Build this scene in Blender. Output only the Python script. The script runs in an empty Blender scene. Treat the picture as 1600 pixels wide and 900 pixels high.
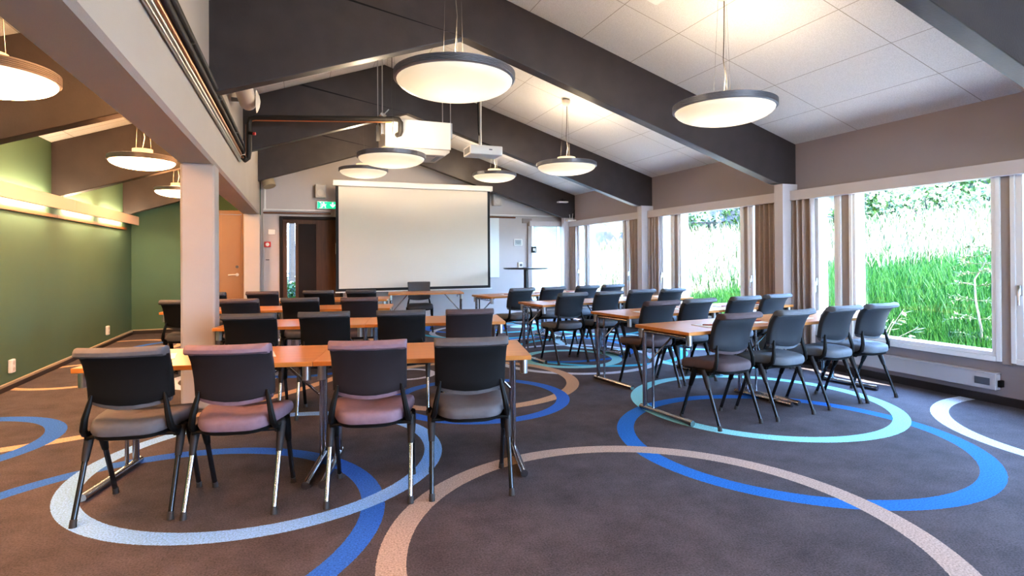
import bpy, math, random
from mathutils import Vector, Matrix
random.seed(7)
R = math.radians
SC = bpy.context.scene
COL = SC.collection

# ------------------------------------------------------------------ mesh helper
class MB:
    def __init__(s): s.v = []; s.f = []
    def add(s, vs, fs):
        o = len(s.v); s.v += [tuple(p) for p in vs]; s.f += [tuple(i + o for i in q) for q in fs]; return s
    def box(s, x0, x1, y0, y1, z0, z1):
        return s.add([(x0,y0,z0),(x1,y0,z0),(x1,y1,z0),(x0,y1,z0),(x0,y0,z1),(x1,y0,z1),(x1,y1,z1),(x0,y1,z1)],
                     [(0,3,2,1),(4,5,6,7),(0,1,5,4),(1,2,6,5),(2,3,7,6),(3,0,4,7)])
    def obox(s, c, sx, sy, sz, M):
        vs = []
        for z in (-1,1):
            for x, y in ((-1,-1),(1,-1),(1,1),(-1,1)):
                vs.append(Vector(c) + M @ Vector((x*sx/2, y*sy/2, z*sz/2)))
        return s.add(vs, [(0,3,2,1),(4,5,6,7),(0,1,5,4),(1,2,6,5),(2,3,7,6),(3,0,4,7)])
    def tube(s, pts, r, n=8, cap=True, flat=1.0):
        pts = [Vector(p) for p in pts]
        rs = r if isinstance(r, (list, tuple)) else [r]*len(pts)
        rings = []; up = None
        for i, p in enumerate(pts):
            d = (pts[min(i+1,len(pts)-1)] - pts[max(i-1,0)]).normalized()
            if up is None:
                up = Vector((0,0,1)) if abs(d.z) < .9 else Vector((0,1,0))
            a = d.cross(up).normalized(); b = a.cross(d).normalized(); up = b
            rings.append([p + (a*math.cos(2*math.pi*k/n)*flat + b*math.sin(2*math.pi*k/n))*rs[i] for k in range(n)])
        o = len(s.v)
        for q in rings: s.v += [tuple(p) for p in q]
        for i in range(len(pts)-1):
            for k in range(n):
                a = o+i*n+k; b = o+i*n+(k+1) % n
                s.f.append((a, b, b+n, a+n))
        if cap:
            s.f.append(tuple(o+k for k in range(n))[::-1])
            e = o+(len(pts)-1)*n
            s.f.append(tuple(e+k for k in range(n)))
        return s
    def lathe(s, prof, n=32, c=(0,0,0), close=False):
        o = len(s.v)
        for r, z in prof:
            for k in range(n):
                a = 2*math.pi*k/n
                s.v.append((c[0]+r*math.cos(a), c[1]+r*math.sin(a), c[2]+z))
        m = len(prof)
        for i in range(m if close else m-1):
            for k in range(n):
                a = o+i*n+k; b = o+i*n+(k+1) % n
                j = ((i+1) % m)
                s.f.append((a, b, o+j*n+(k+1) % n, o+j*n+k))
        return s
    def prism(s, poly, y0, y1):          # polygon in XZ, extruded along Y
        n = len(poly); o = len(s.v)
        s.v += [(x,y0,z) for x,z in poly] + [(x,y1,z) for x,z in poly]
        s.f.append(tuple(o+k for k in range(n))); s.f.append(tuple(o+n+k for k in range(n))[::-1])
        for k in range(n):
            s.f.append((o+k, o+n+k, o+n+(k+1) % n, o+(k+1) % n))
        return s
    def prismz(s, poly, z0, z1):
        n = len(poly); o = len(s.v)
        s.v += [(x,y,z0) for x,y in poly] + [(x,y,z1) for x,y in poly]
        s.f.append(tuple(o+k for k in range(n))[::-1]); s.f.append(tuple(o+n+k for k in range(n)))
        for k in range(n):
            s.f.append((o+k, o+(k+1) % n, o+n+(k+1) % n, o+n+k))
        return s
    def grid(s, rows, closed=False):
        n = len(rows[0]); o = len(s.v)
        for q in rows: s.v += [tuple(p) for p in q]
        for i in range(len(rows)-1):
            for k in range(n if closed else n-1):
                a = o+i*n+k; b = o+i*n+(k+1) % n
                s.f.append((a, b, b+n, a+n))
        return s
    def mesh(s, name, smooth=False, fix=True):
        me = bpy.data.meshes.new(name); me.from_pydata(s.v, [], s.f); me.update()
        if fix:
            import bmesh
            bm = bmesh.new(); bm.from_mesh(me); bmesh.ops.recalc_face_normals(bm, faces=bm.faces); bm.to_mesh(me); bm.free()
        if smooth:
            me.polygons.foreach_set('use_smooth', [True]*len(me.polygons))
            me.set_sharp_from_angle(angle=R(40))
        return me
    def build(s, name, m, parent=None, smooth=False, bevel=0, fix=True):
        return link(name, s.mesh(name, smooth, fix), m, parent, bevel)

def link(name, me, m, parent=None, bevel=0):
    o = bpy.data.objects.new(name, me); COL.objects.link(o)
    if m:
        if not me.materials: me.materials.append(m)
        o.material_slots[0].link = 'OBJECT'; o.material_slots[0].material = m
    if parent: o.parent = parent
    if bevel:
        b = o.modifiers.new('bevel', 'BEVEL'); b.width = bevel; b.segments = 2; b.limit_method = 'ANGLE'
    return o

def tag(o, label=None, cat=None, group=None, kind=None):
    if label: o['label'] = label
    if cat: o['category'] = cat
    if group: o['group'] = group
    if kind: o['kind'] = kind
    return o

def empty(name, loc=(0,0,0), rz=0, label=None, cat=None, group=None, kind=None):
    o = bpy.data.objects.new(name, None); COL.objects.link(o)
    o.location = loc; o.rotation_euler = (0,0,rz); o.empty_display_size = .1
    return tag(o, label, cat, group, kind)

def struct(o, label, cat): return tag(o, label, cat, kind='structure')

# ------------------------------------------------------------------ materials
def new(name):
    m = bpy.data.materials.new(name); m.use_nodes = True
    nt = m.node_tree; return m, nt, nt.nodes, nt.links, nt.nodes['Principled BSDF']

def mat(name, col, rough=.5, metal=0, var=0, scale=8, bump=0, bscale=200, spec=.5, emit=None, es=0, trans=0):
    m, nt, N, L, P = new(name)
    P.inputs['Base Color'].default_value = (*col, 1); P.inputs['Roughness'].default_value = rough
    P.inputs['Metallic'].default_value = metal; P.inputs['Specular IOR Level'].default_value = spec
    tc = N.new('ShaderNodeTexCoord')
    if var:
        no = N.new('ShaderNodeTexNoise'); no.inputs['Scale'].default_value = scale; no.inputs['Detail'].default_value = 5
        L.new(tc.outputs['Object'], no.inputs['Vector'])
        r = N.new('ShaderNodeValToRGB')
        r.color_ramp.elements[0].position = .3; r.color_ramp.elements[1].position = .7
        r.color_ramp.elements[0].color = (*[c*(1-var) for c in col], 1)
        r.color_ramp.elements[1].color = (*[min(1, c*(1+var)) for c in col], 1)
        L.new(no.outputs['Fac'], r.inputs['Fac']); L.new(r.outputs['Color'], P.inputs['Base Color'])
    if bump:
        n2 = N.new('ShaderNodeTexNoise'); n2.inputs['Scale'].default_value = bscale; n2.inputs['Detail'].default_value = 3
        L.new(tc.outputs['Object'], n2.inputs['Vector'])
        b = N.new('ShaderNodeBump'); b.inputs['Strength'].default_value = bump; b.inputs['Distance'].default_value = .01
        L.new(n2.outputs['Fac'], b.inputs['Height']); L.new(b.outputs['Normal'], P.inputs['Normal'])
    if emit:
        P.inputs['Emission Color'].default_value = (*emit, 1); P.inputs['Emission Strength'].default_value = es
    return m

def wood(name, c1, c2, rough=.35, axis=0, scale=3.0):
    m, nt, N, L, P = new(name)
    tc = N.new('ShaderNodeTexCoord'); mp = N.new('ShaderNodeMapping')
    sc = [14, 14, 14]; sc[axis] = .8
    mp.inputs['Scale'].default_value = sc; L.new(tc.outputs['Object'], mp.inputs['Vector'])
    no = N.new('ShaderNodeTexNoise'); no.inputs['Scale'].default_value = scale; no.inputs['Detail'].default_value = 8; no.inputs['Distortion'].default_value = .6
    L.new(mp.outputs['Vector'], no.inputs['Vector'])
    r = N.new('ShaderNodeValToRGB'); r.color_ramp.elements[0].position = .3; r.color_ramp.elements[1].position = .72
    r.color_ramp.elements[0].color = (*c1, 1); r.color_ramp.elements[1].color = (*c2, 1)
    L.new(no.outputs['Fac'], r.inputs['Fac']); L.new(r.outputs['Color'], P.inputs['Base Color'])
    P.inputs['Roughness'].default_value = rough
    return m

def ramp_grad(N, L, src, stops):
    r = N.new('ShaderNodeValToRGB'); e = r.color_ramp.elements
    while len(e) < len(stops): e.new(.5)
    for k, (p, c) in enumerate(stops): e[k].position = p; e[k].color = (*c, 1)
    L.new(src, r.inputs['Fac']); return r

M = {}
M['white_wall'] = mat('white_wall', (.50,.45,.43), .7, var=.03, scale=2, bump=.06, bscale=160)
M['lintel'] = mat('lintel_paint', (.46,.41,.37), .7, var=.03, scale=2, bump=.06, bscale=160)
M['green'] = mat('green_wall', (.072,.135,.080), .8, var=.05, scale=1.5, bump=.12, bscale=220)
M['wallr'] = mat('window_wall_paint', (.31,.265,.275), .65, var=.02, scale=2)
M['trim'] = mat('trim_paint', (.50,.45,.45), .5)
M['frame'] = mat('window_frame_white', (.80,.80,.80), .35)
M['mullion'] = mat('mullion_taupe', (.34,.285,.26), .5)
M['black'] = mat('black_plastic', (.006,.006,.006), .5, spec=.25, bump=.03, bscale=600)
M['shell'] = mat('back_shell_fabric', (.008,.0075,.008), .75, spec=.25, bump=.12, bscale=900)
M['shell_l'] = mat('back_shell_mauve', (.024,.019,.022), .75, spec=.25, bump=.12, bscale=900)
M['shell_b'] = mat('back_shell_slate', (.026,.028,.033), .55, spec=.4, bump=.12, bscale=900)  # dark shell turned lighter and bluish, daylight reflection put into the colour
M['grey'] = mat('grey_upholstery', (.115,.107,.115), .8, var=.06, scale=40, bump=.25, bscale=700)
M['lilac'] = mat('lilac_upholstery', (.215,.140,.172), .8, var=.06, scale=40, bump=.25, bscale=700)
M['plum'] = mat('plum_upholstery', (.105,.075,.08), .8, var=.06, scale=40, bump=.25, bscale=700)
M['char'] = mat('charcoal_upholstery', (.075,.073,.08), .8, var=.06, scale=40, bump=.25, bscale=700)
M['slate'] = mat('slate_upholstery', (.13,.14,.155), .75, var=.06, scale=40, bump=.25, bscale=700)  # grey fabric tinted blue, window daylight put into the colour
M['gloss'] = mat('black_gloss_tube', (.012,.012,.014), .22)
M['chrome'] = mat('chrome', (.45,.45,.47), .16, 1)
M['sleeve'] = mat('leg_sleeve_plastic', (.026,.022,.022), .55, spec=.3)
M['cap'] = mat('foot_cap_grey', (.04,.035,.033), .6, spec=.3)
M['beech'] = wood('beech_top', (.45,.165,.036), (.55,.225,.056), .32)
M['beam'] = mat('beam_stain', (.042,.032,.031), .42, var=.16, scale=5, bump=.10, bscale=60)
M['white'] = mat('white_plastic', (.72,.69,.65), .4)
M['grille'] = mat('grille_beige', (.50,.45,.40), .6, bump=.2, bscale=500)
M['steel'] = mat('brushed_steel', (.50,.50,.50), .3, 1)
M['copper'] = mat('copper_pipe', (.55,.27,.15), .3, 1)
M['insul'] = mat('pipe_insulation', (.018,.016,.016), .6, bump=.2, bscale=120)
M['curtain'] = mat('curtain_cloth', (.40,.325,.29), .8, var=.04, scale=20, bump=.1, bscale=500)
M['darkbase'] = mat('dark_skirting', (.030,.022,.020), .45)
M['cream'] = mat('cream_strip', (.40,.33,.22), .5)
M['brownwood'] = wood('brown_door_frame', (.070,.028,.011), (.10,.042,.017), .6, axis=2)
M['darkpanel'] = mat('dark_door_panel', (.020,.012,.010), .6, spec=.25, var=.1, scale=3)
M['doorpaint'] = mat('brown_painted_door', (.30,.165,.085), .5, var=.04, scale=3)
M['screen'] = mat('projection_fabric', (.64,.58,.49), .85)
M['screenblack'] = mat('screen_border', (.008,.008,.009), .7)
M['red'] = mat('alarm_red', (.50,.02,.02), .4)
M['whiteboard'] = mat('whiteboard', (.80,.82,.80), .25)
M['heater'] = mat('heater_enamel', (.50,.46,.46), .35)
M['display'] = mat('dark_display', (.10,.10,.11), .3)
M['paper'] = mat('paper', (.78,.76,.72), .7)
M['penred'] = mat('red_pen', (.35,.03,.02), .35)
M['lampmetal'] = mat('lamp_rim_grey', (.22,.22,.25), .4, .6)
M['lampcap'] = mat('lamp_cap_cream', (.75,.66,.50), .5, emit=(1,.75,.45), es=.25)
M['wire'] = mat('thin_wire', (.055,.048,.042), .6)
M['orange'] = wood('orange_rail', (.13,.040,.006), (.18,.06,.010), .5, axis=1)
M['fascia'] = mat('light_shelf_fascia', (.56,.47,.40), .6)
M['hightable'] = mat('bar_table_black', (.016,.016,.018), .35)
M['vent'] = mat('duct_white', (.55,.50,.44), .6)
M['exitgreen'] = mat('exit_green', (0,.36,.16), .4, emit=(0,.75,.33), es=.55)
M['exitwhite'] = mat('exit_white', (.85,.9,.88), .4, emit=(.9,1,.95), es=.9)
M['pilaster'] = mat('pilaster_cream', (.55,.43,.29), .6, var=.03, scale=2)

# glass: a thin pane, mostly clear with a weak mirror coat
def glass():
    m, nt, N, L, P = new('window_glass')
    N.remove(P)
    t = N.new('ShaderNodeBsdfTransparent'); t.inputs['Color'].default_value = (.97,.985,.98,1)
    g = N.new('ShaderNodeBsdfGlossy'); g.inputs['Roughness'].default_value = .01
    lw = N.new('ShaderNodeLayerWeight'); lw.inputs['Blend'].default_value = .5
    p5 = N.new('ShaderNodeMath'); p5.operation = 'POWER'; p5.inputs[1].default_value = 5; L.new(lw.outputs['Facing'], p5.inputs[0])
    fr = N.new('ShaderNodeMath'); fr.operation = 'MULTIPLY_ADD'; fr.inputs[1].default_value = .5; fr.inputs[2].default_value = .03; L.new(p5.outputs[0], fr.inputs[0])
    x = N.new('ShaderNodeMixShader'); L.new(fr.outputs[0], x.inputs[0]); L.new(t.outputs[0], x.inputs[1]); L.new(g.outputs[0], x.inputs[2])
    L.new(x.outputs[0], N['Material Output'].inputs['Surface']); return m
M['glass'] = glass()

def blindmat():
    m, nt, N, L, P = new('blind_slats'); N.remove(P)
    a = N.new('ShaderNodeBsdfDiffuse'); a.inputs['Color'].default_value = (.85,.88,.86,1)
    b = N.new('ShaderNodeBsdfTranslucent'); b.inputs['Color'].default_value = (.85,.9,.88,1)
    x = N.new('ShaderNodeMixShader'); x.inputs[0].default_value = .5
    L.new(a.outputs[0], x.inputs[1]); L.new(b.outputs[0], x.inputs[2]); L.new(x.outputs[0], N['Material Output'].inputs['Surface']); return m
M['blind'] = blindmat()

def diffuser(name, e0, e1, rad):
    m, nt, N, L, P = new(name)
    P.inputs['Base Color'].default_value = (.55,.51,.42,1); P.inputs['Roughness'].default_value = .35
    tc = N.new('ShaderNodeTexCoord'); v = N.new('ShaderNodeVectorMath'); v.operation = 'MULTIPLY'; v.inputs[1].default_value = (1/rad,1/rad,0)
    L.new(tc.outputs['Object'], v.inputs[0]); ln = N.new('ShaderNodeVectorMath'); ln.operation = 'LENGTH'; L.new(v.outputs[0], ln.inputs[0])
    r = N.new('ShaderNodeMapRange'); r.inputs['From Min'].default_value = .15; r.inputs['From Max'].default_value = 1
    r.inputs['To Min'].default_value = e0; r.inputs['To Max'].default_value = e1; L.new(ln.outputs['Value'], r.inputs['Value'])
    P.inputs['Emission Color'].default_value = (1,.80,.54,1) if rad > .3 else (1,.46,.20,1); L.new(r.outputs[0], P.inputs['Emission Strength']); return m
M['diff'] = diffuser('pendant_diffuser', .80, .27, .385)
M['diff_small'] = diffuser('pendant_diffuser_small', 46, 30, .29)

def tube_mat():
    return mat('fluorescent_tube', (.9,.85,.7), .4, emit=(1,.77,.52), es=52)
M['tube'] = tube_mat()

# ------------------------------------------------------------------ carpet with rings
RINGS = [ # cx, cy, r_out, r_in, colour   (later entries lie on top)
 (-2.82,8.46,3.97,3.85,'beige'), (-2.19,7.44,.77,.68,'beige'), (-2.40,9.50,.80,.70,'beige'),
 (-.73,6.60,.55,.43,'white'), (.10,7.0,.68,.57,'blue'), (.55,9.0,1.0,.88,'white'), (-1.4,9.2,.9,.78,'blue'),
 (2.80,9.72,.75,.63,'blue'), (3.05,9.0,1.05,.95,'pale'), (3.40,9.45,.70,.58,'cyan'), (3.72,9.45,.16,0,'ice'),
 (3.07,9.40,1.27,1.17,'cyan'), (3.75,6.67,1.18,1.08,'cyan'), (4.35,7.3,.85,.73,'ice'), (4.9,8.6,.8,.68,'cyan'), (4.7,5.6,.72,.60,'aqua'), 
 (3.22,6.27,1.04,.94,'pale'), (3.30,7.05,1.10,1.0,'blue2'),
 (3.14,6.245,.635,.51,'aqua'), (1.097,6.062,.30,.235,'white'), (1.60,5.47,1.115,.99,'beige'), (1.506,4.79,.80,.685,'blue'),
 (-2.38,4.88,.79,.66,'blue'), (5.42,1.99,1.235,1.115,'pale'), (3.162,2.97,1.156,1.035,'blue2'), (3.691,3.759,1.074,.958,'aqua'),
 (-.70,3.06,1.115,1.0,'blue'), (-.172,3.84,1.07,.957,'sky'), (1.487,2.103,1.222,1.10,'beige2'),
 (4.5,.2,1.1,.98,'sky'), (-.9,.4,1.1,.98,'beige'), (.6,-1.2,1.2,1.08,'blue'),
]
RC = {'beige':(.50,.33,.22),'beige2':(.42,.31,.255),'white':(.55,.57,.66),'blue':(.035,.14,.50),'blue2':(.022,.15,.46),'sky':(.23,.43,.78),
      'aqua':(.27,.60,.62),'cyan':(.07,.45,.60),'pale':(.50,.53,.60),'ice':(.42,.62,.68)}
def carpet():
    m, nt, N, L, P = new('carpet')
    tc = N.new('ShaderNodeTexCoord')
    wob = N.new('ShaderNodeTexNoise'); wob.inputs['Scale'].default_value = 90; wob.inputs['Detail'].default_value = 2
    L.new(tc.outputs['Object'], wob.inputs['Vector'])
    wm = N.new('ShaderNodeVectorMath'); wm.operation = 'MULTIPLY_ADD'; wm.inputs[1].default_value = (.008,.008,0)
    L.new(wob.outputs['Color'], wm.inputs[0]); L.new(tc.outputs['Object'], wm.inputs[2])
    n1 = N.new('ShaderNodeTexNoise'); n1.inputs['Scale'].default_value = 3.2; n1.inputs['Detail'].default_value = 9; n1.inputs['Roughness'].default_value = .72
    L.new(tc.outputs['Object'], n1.inputs['Vector'])
    r = N.new('ShaderNodeValToRGB'); r.color_ramp.elements[0].position = .28; r.color_ramp.elements[1].position = .74
    r.color_ramp.elements[0].color = (.054,.044,.047,1); r.color_ramp.elements[1].color = (.115,.096,.101,1)
    L.new(n1.outputs['Fac'], r.inputs['Fac'])
    cur = r.outputs['Color']
    for cx, cy, ro, ri, c in RINGS:
        d = N.new('ShaderNodeVectorMath'); d.operation = 'DISTANCE'; d.inputs[1].default_value = (cx+.004, cy+.004, 0)
        L.new(wm.outputs[0], d.inputs[0])
        q = N.new('ShaderNodeMath'); q.operation = 'COMPARE'; q.inputs[1].default_value = (ro+ri)/2; q.inputs[2].default_value = (ro-ri)/2
        L.new(d.outputs['Value'], q.inputs[0])
        x = N.new('ShaderNodeMix'); x.data_type = 'RGBA'; L.new(q.outputs[0], x.inputs['Factor']); L.new(cur, x.inputs[6]); x.inputs[7].default_value = (*RC[c], 1)
        cur = x.outputs[2]
    fine = N.new('ShaderNodeTexNoise'); fine.inputs['Scale'].default_value = 120; fine.inputs['Detail'].default_value = 4
    L.new(tc.outputs['Object'], fine.inputs['Vector'])
    fr = N.new('ShaderNodeMapRange'); fr.inputs['From Min'].default_value = .3; fr.inputs['From Max'].default_value = .7; fr.inputs['To Min'].default_value = .66; fr.inputs['To Max'].default_value = 1.34
    L.new(fine.outputs['Fac'], fr.inputs['Value'])
    mm = N.new('ShaderNodeVectorMath'); mm.operation = 'SCALE'; L.new(cur, mm.inputs[0]); L.new(fr.outputs[0], mm.inputs['Scale'])
    L.new(mm.outputs[0], P.inputs['Base Color']); P.inputs['Roughness'].default_value = .92; P.inputs['Specular IOR Level'].default_value = .25
    b = N.new('ShaderNodeBump'); b.inputs['Strength'].default_value = .35; b.inputs['Distance'].default_value = .006
    L.new(fine.outputs['Fac'], b.inputs['Height']); L.new(b.outputs['Normal'], P.inputs['Normal'])
    return m
M['carpet'] = carpet()

def ceiling_mat():
    m, nt, N, L, P = new('ceiling_tiles')
    tc = N.new('ShaderNodeTexCoord'); sp = N.new('ShaderNodeSeparateXYZ'); L.new(tc.outputs['Object'], sp.inputs[0])
    masks = []
    for ax, off, per, w in (('X', 2.66, .565, .006), ('Y', 3.04, 1.15, .007)):
        a = N.new('ShaderNodeMath'); a.operation = 'SUBTRACT'; a.inputs[1].default_value = off - per*40; L.new(sp.outputs[ax], a.inputs[0])
        b = N.new('ShaderNodeMath'); b.operation = 'PINGPONG'; b.inputs[1].default_value = per/2; L.new(a.outputs[0], b.inputs[0])
        g = N.new('ShaderNodeMath'); g.operation = 'LESS_THAN'; g.inputs[1].default_value = w/2; L.new(b.outputs[0], g.inputs[0]); masks.append(g)
    mx = N.new('ShaderNodeMath'); mx.operation = 'MAXIMUM'; L.new(masks[0].outputs[0], mx.inputs[0]); L.new(masks[1].outputs[0], mx.inputs[1])
    n = N.new('ShaderNodeTexNoise'); n.inputs['Scale'].default_value = 130; n.inputs['Detail'].default_value = 3; L.new(tc.outputs['Object'], n.inputs['Vector'])
    r = ramp_grad(N, L, n.outputs['Fac'], [(.35,(.545,.54,.535)), (.65,(.67,.665,.66))])
    x = N.new('ShaderNodeMix'); x.data_type = 'RGBA'; L.new(mx.outputs[0], x.inputs['Factor']); L.new(r.outputs['Color'], x.inputs[6]); x.inputs[7].default_value = (.30,.28,.26,1)
    L.new(x.outputs[2], P.inputs['Base Color']); P.inputs['Roughness'].default_value = .85
    b = N.new('ShaderNodeBump'); b.inputs['Strength'].default_value = .3; b.inputs['Distance'].default_value = .006
    L.new(n.outputs['Fac'], b.inputs['Height']); L.new(b.outputs['Normal'], P.inputs['Normal'])
    return m
M['ceiling'] = ceiling_mat()

# ------------------------------------------------------------------ room shell
XL, XR, Y0, YB = -2.638, 5.478, -3.0, 11.1
XC, ZR = 1.12, 3.93                        # ridge
def zc(x): return ZR - (.313*(x-XC) if x > XC else .353*(XC-x))
def zbeam(x, k):
    ml = .347 if k < 2 else .325
    return 3.287 - (.316*(x-1.433) if x > 1.433 else ml*(1.433-x))

struct(MB().box(XL-.2, XR+.12, Y0-.2, YB+.2, -.1, 0).build('floor', M['carpet']), 'brown grey carpet with large overlapping coloured rings', 'floor')
c = MB()
c.add([(XL-.2,Y0-.2,zc(XL-.2)),(XC,Y0-.2,ZR),(XC,YB+.2,ZR),(XL-.2,YB+.2,zc(XL-.2))], [(0,1,2,3)])
c.add([(XC,Y0-.2,ZR),(XR+.5,Y0-.2,zc(XR+.5)),(XR+.5,YB+.2,zc(XR+.5)),(XC,YB+.2,ZR)], [(0,1,2,3)])
o = c.build('ceiling', M['ceiling']); struct(o, 'white tiled ceiling sloping down both ways from the ridge', 'ceiling')
sm = o.modifiers.new('thick', 'SOLIDIFY'); sm.thickness = .12; sm.offset = 1
# solidify direction is checked by normals: keep the slab above the room
for p in o.data.polygons:
    if p.normal.z < 0: sm.offset = -1
struct(MB().box(XL-.2, XL, Y0-.2, YB+.2, 0, zc(XL)+.02).build('wall_left', M['green']), 'green wallpapered left wall', 'wall')
# end walls with gable tops
gable = lambda x0, x1: [(x0,0),(x1,0),(x1,zc(x1)+.05)] + ([(XC,ZR+.05)] if x0 < XC < x1 else []) + [(x0,zc(x0)+.05)]
w = MB()
FW0, FW1 = 2.1, 5.0  # invented window opening, lets cool fill light in from behind the camera
w.box(XL-.2, FW0, Y0-.2, Y0, 0, 2.2); w.box(FW1, XR+.12, Y0-.2, Y0, 0, 2.2); w.box(FW0, FW1, Y0-.2, Y0, 0, .35)
w.prism([(XL-.2,2.2),(XR+.12,2.2),(XR+.12,zc(XR+.12)+.05),(XC,ZR+.05),(XL-.2,zc(XL-.2)+.05)], Y0-.2, Y0)
struct(w.build('wall_front', M['white_wall']), 'white wall with wide windows behind the camera', 'wall')
e = struct(empty('window_front', ((FW0+FW1)/2, Y0-.1, .35)), 'wide window in the wall behind the camera', 'window')
hw = (FW1-FW0)/2; f = MB()
f.box(-hw,hw,-.05,.05,0,.06); f.box(-hw,hw,-.05,.05,1.79,1.85)
for i in range(3): xx = -hw+i*(2*hw-.06)/2; f.box(xx,xx+.06,-.05,.05,.06,1.79)
f.build('window_frame', M['frame'], e); MB().box(-hw,hw,-.003,.003,.06,1.79).build('window_pane', M['glass'], e)
# back wall, left green section with a door opening, right section with door and window openings
XP0, XP1 = -.905, -.64
def zclip(x): return zc(x)+.05
w = MB()
DG0, DG1, DGH = -1.80, -.93, 2.075            # painted door opening
w.prism([(XL-.2,0),(DG0,0),(DG0,DGH),(DG1,DGH),(DG1,0),(XP1,0),(XP1,zclip(XP1)),(XL-.2,zclip(XL-.2))], YB, YB+.2)
struct(w.build('wall_back_left', M['green']), 'green end wall behind the pillar', 'wall')
D0, D1, DH = -.33, .78, 2.04               # entrance door
BW0, BW1, BWZ0, BWZ1 = 4.66, 5.40, .30, 1.98
w = MB()
w.prism([(XP1,0),(D0,0),(D0,DH),(XP1,DH)], YB, YB+.2)
w.box(D1, BW0, YB, YB+.2, 0, DH)
w.box(BW0, BW1, YB, YB+.2, 0, BWZ0); w.box(BW0, BW1, YB, YB+.2, BWZ1, DH); w.box(BW1, XR+.12, YB, YB+.2, 0, DH)
w.prism([(XP1,DH),(XR+.12,DH),(XR+.12,zclip(XR+.12)),(XC,ZR+.05),(XP1,zclip(XP1))], YB, YB+.2)
struct(w.build('wall_back', M['white_wall']), 'pale end wall behind the projection screen', 'wall')

# right wall with window openings per bay
ZS, ZH = .40, 1.965                         # sill, head
POSTS = [-.70, 2.155, 5.02, 7.885, 10.75]
units = []                                   # (y0,y1,type)
for k, yp in enumerate(POSTS):
    units += [(yp-2.36-.14, yp-2.225, 'n'), (yp-2.085, yp-.79, 'b'), (yp-.625, yp-.33, 'n')]
units = [u for u in units if u[0] > Y0+.05]
w = MB(); prev = Y0-.2
w.box(XR, XR+.12, Y0-.2, YB+.2, 0, ZS); w.box(XR, XR+.12, Y0-.2, YB+.2, ZH, zc(XR)+.02)
for y0, y1, t in units:
    w.box(XR, XR+.12, prev, y0, ZS, ZH); prev = y1
w.box(XR, XR+.12, prev, YB+.2, ZS, ZH)
struct(w.build('wall_right', M['wallr']), 'pale mauve window wall on the right', 'wall')

# the windows
def window(n, y0, y1, big):
    e = empty('window_%d' % n, (XR, (y0+y1)/2, ZS), 0)
    struct(e, ('large clear picture window' if big else 'narrow opening window') + ', number %d along the right wall' % n, 'window')
    a, b = (y0-y1)/2, (y1-y0)/2; h = ZH-ZS; t = .035 if big else .05
    f = MB()
    for q in ((a, a+t, 0, h), (b-t, b, 0, h), (a+t, b-t, h-t, h), (a+t, b-t, 0, t)):
        f.box(-.035, .105, q[0], q[1], q[2], q[3])
    # casing strips on the room face
    for q in ((a-.035, a, -.04, h), (b, b+.035, -.04, h), (a, b, -.045, 0)):
        f.box(-.045, -.001, q[0], q[1], q[2], q[3])
    f.build('window_frame', M['frame'], e, bevel=.004)
    if not big:
        s = MB(); s.box(-.06,-.035, b-t+.012, b-t+.03, .52, .60); s.tube([(-.05,b-t+.02,.58),(-.065,b-t+.02,.55),(-.065,b-t+.02,.44)], .008, 8)
        s.build('window_handle', M['steel'], e, smooth=True)
    MB().box(.055, .061, a+t, b-t, t, h-t).build('window_pane', M['glass'], e)
nwin = 0
for y0, y1, t in units:
    nwin += 1; window(nwin, y0, y1, t == 'b')
# mullion covers (taupe)
nt_ = 0
def trim(mb, m, label, bevel=.003):
    global nt_
    nt_ += 1
    return struct(mb.build('trim_%d' % nt_, m, bevel=bevel), label, 'trim')
for k, yp in enumerate(POSTS):
    for a, b, nm in ((yp-.752, yp-.665, 'far'), (yp-2.19, yp-2.12, 'near')):
        if a < Y0: continue
        trim(MB().box(XR-.03, XR, a, b, ZS-.06, ZH), M['mullion'], 'taupe mullion strip, %s side of window bay %d' % (nm, k+1))
    # post
    trim(MB().box(5.25, XR, yp-.07, yp+.055, 0, 2.09 if k < 4 else 2.45), M['trim'], 'pale post under roof beam %d on the window wall' % (k+1))
# valances between posts
for k in range(len(POSTS)):
    ya = POSTS[k-1]+.055 if k else Y0
    trim(MB().box(5.36, XR, ya, POSTS[k]-.07, 1.895, 2.008), M['trim'], 'curtain valance along window bay %d' % (k+1), .002)
trim(MB().box(5.36, XR, POSTS[-1]+.055, YB, 1.895, 2.008), M['trim'], 'short valance piece in the far right corner')
trim(MB().box(4.58, 5.36, 10.94, YB, 1.92, 2.03), M['trim'], 'white valance above the blind on the end wall')
# skirting
def base(name, mb, m, label): struct(mb.build(name, m), label, 'baseboard')
base('baseboard_right', MB().box(XR-.02, XR, Y0, YB, 0, .068), M['darkbase'], 'dark skirting under the windows')
base('baseboard_left', MB().box(XL, XL+.018, Y0, YB, 0, .05), M['darkbase'], 'dark skirting along the green wall')
base('trim_left', MB().box(XL, XL+.024, Y0, YB, .05, .074), M['cream'], 'cream strip above the left skirting')
base('baseboard_back_left', MB().box(XL+.024, DG0-.07, YB-.018, YB, 0, .06), M['darkbase'], 'dark skirting on the green end wall')
base('trim_back_left', MB().box(XL+.024, DG0-.07, YB-.022, YB, .06, .078), M['cream'], 'cream strip above skirting on the green end wall')
base('baseboard_back', MB().box(D1+.08, BW1, YB-.018, YB, 0, .065), M['darkbase'], 'dark skirting under the projection screen')

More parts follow.
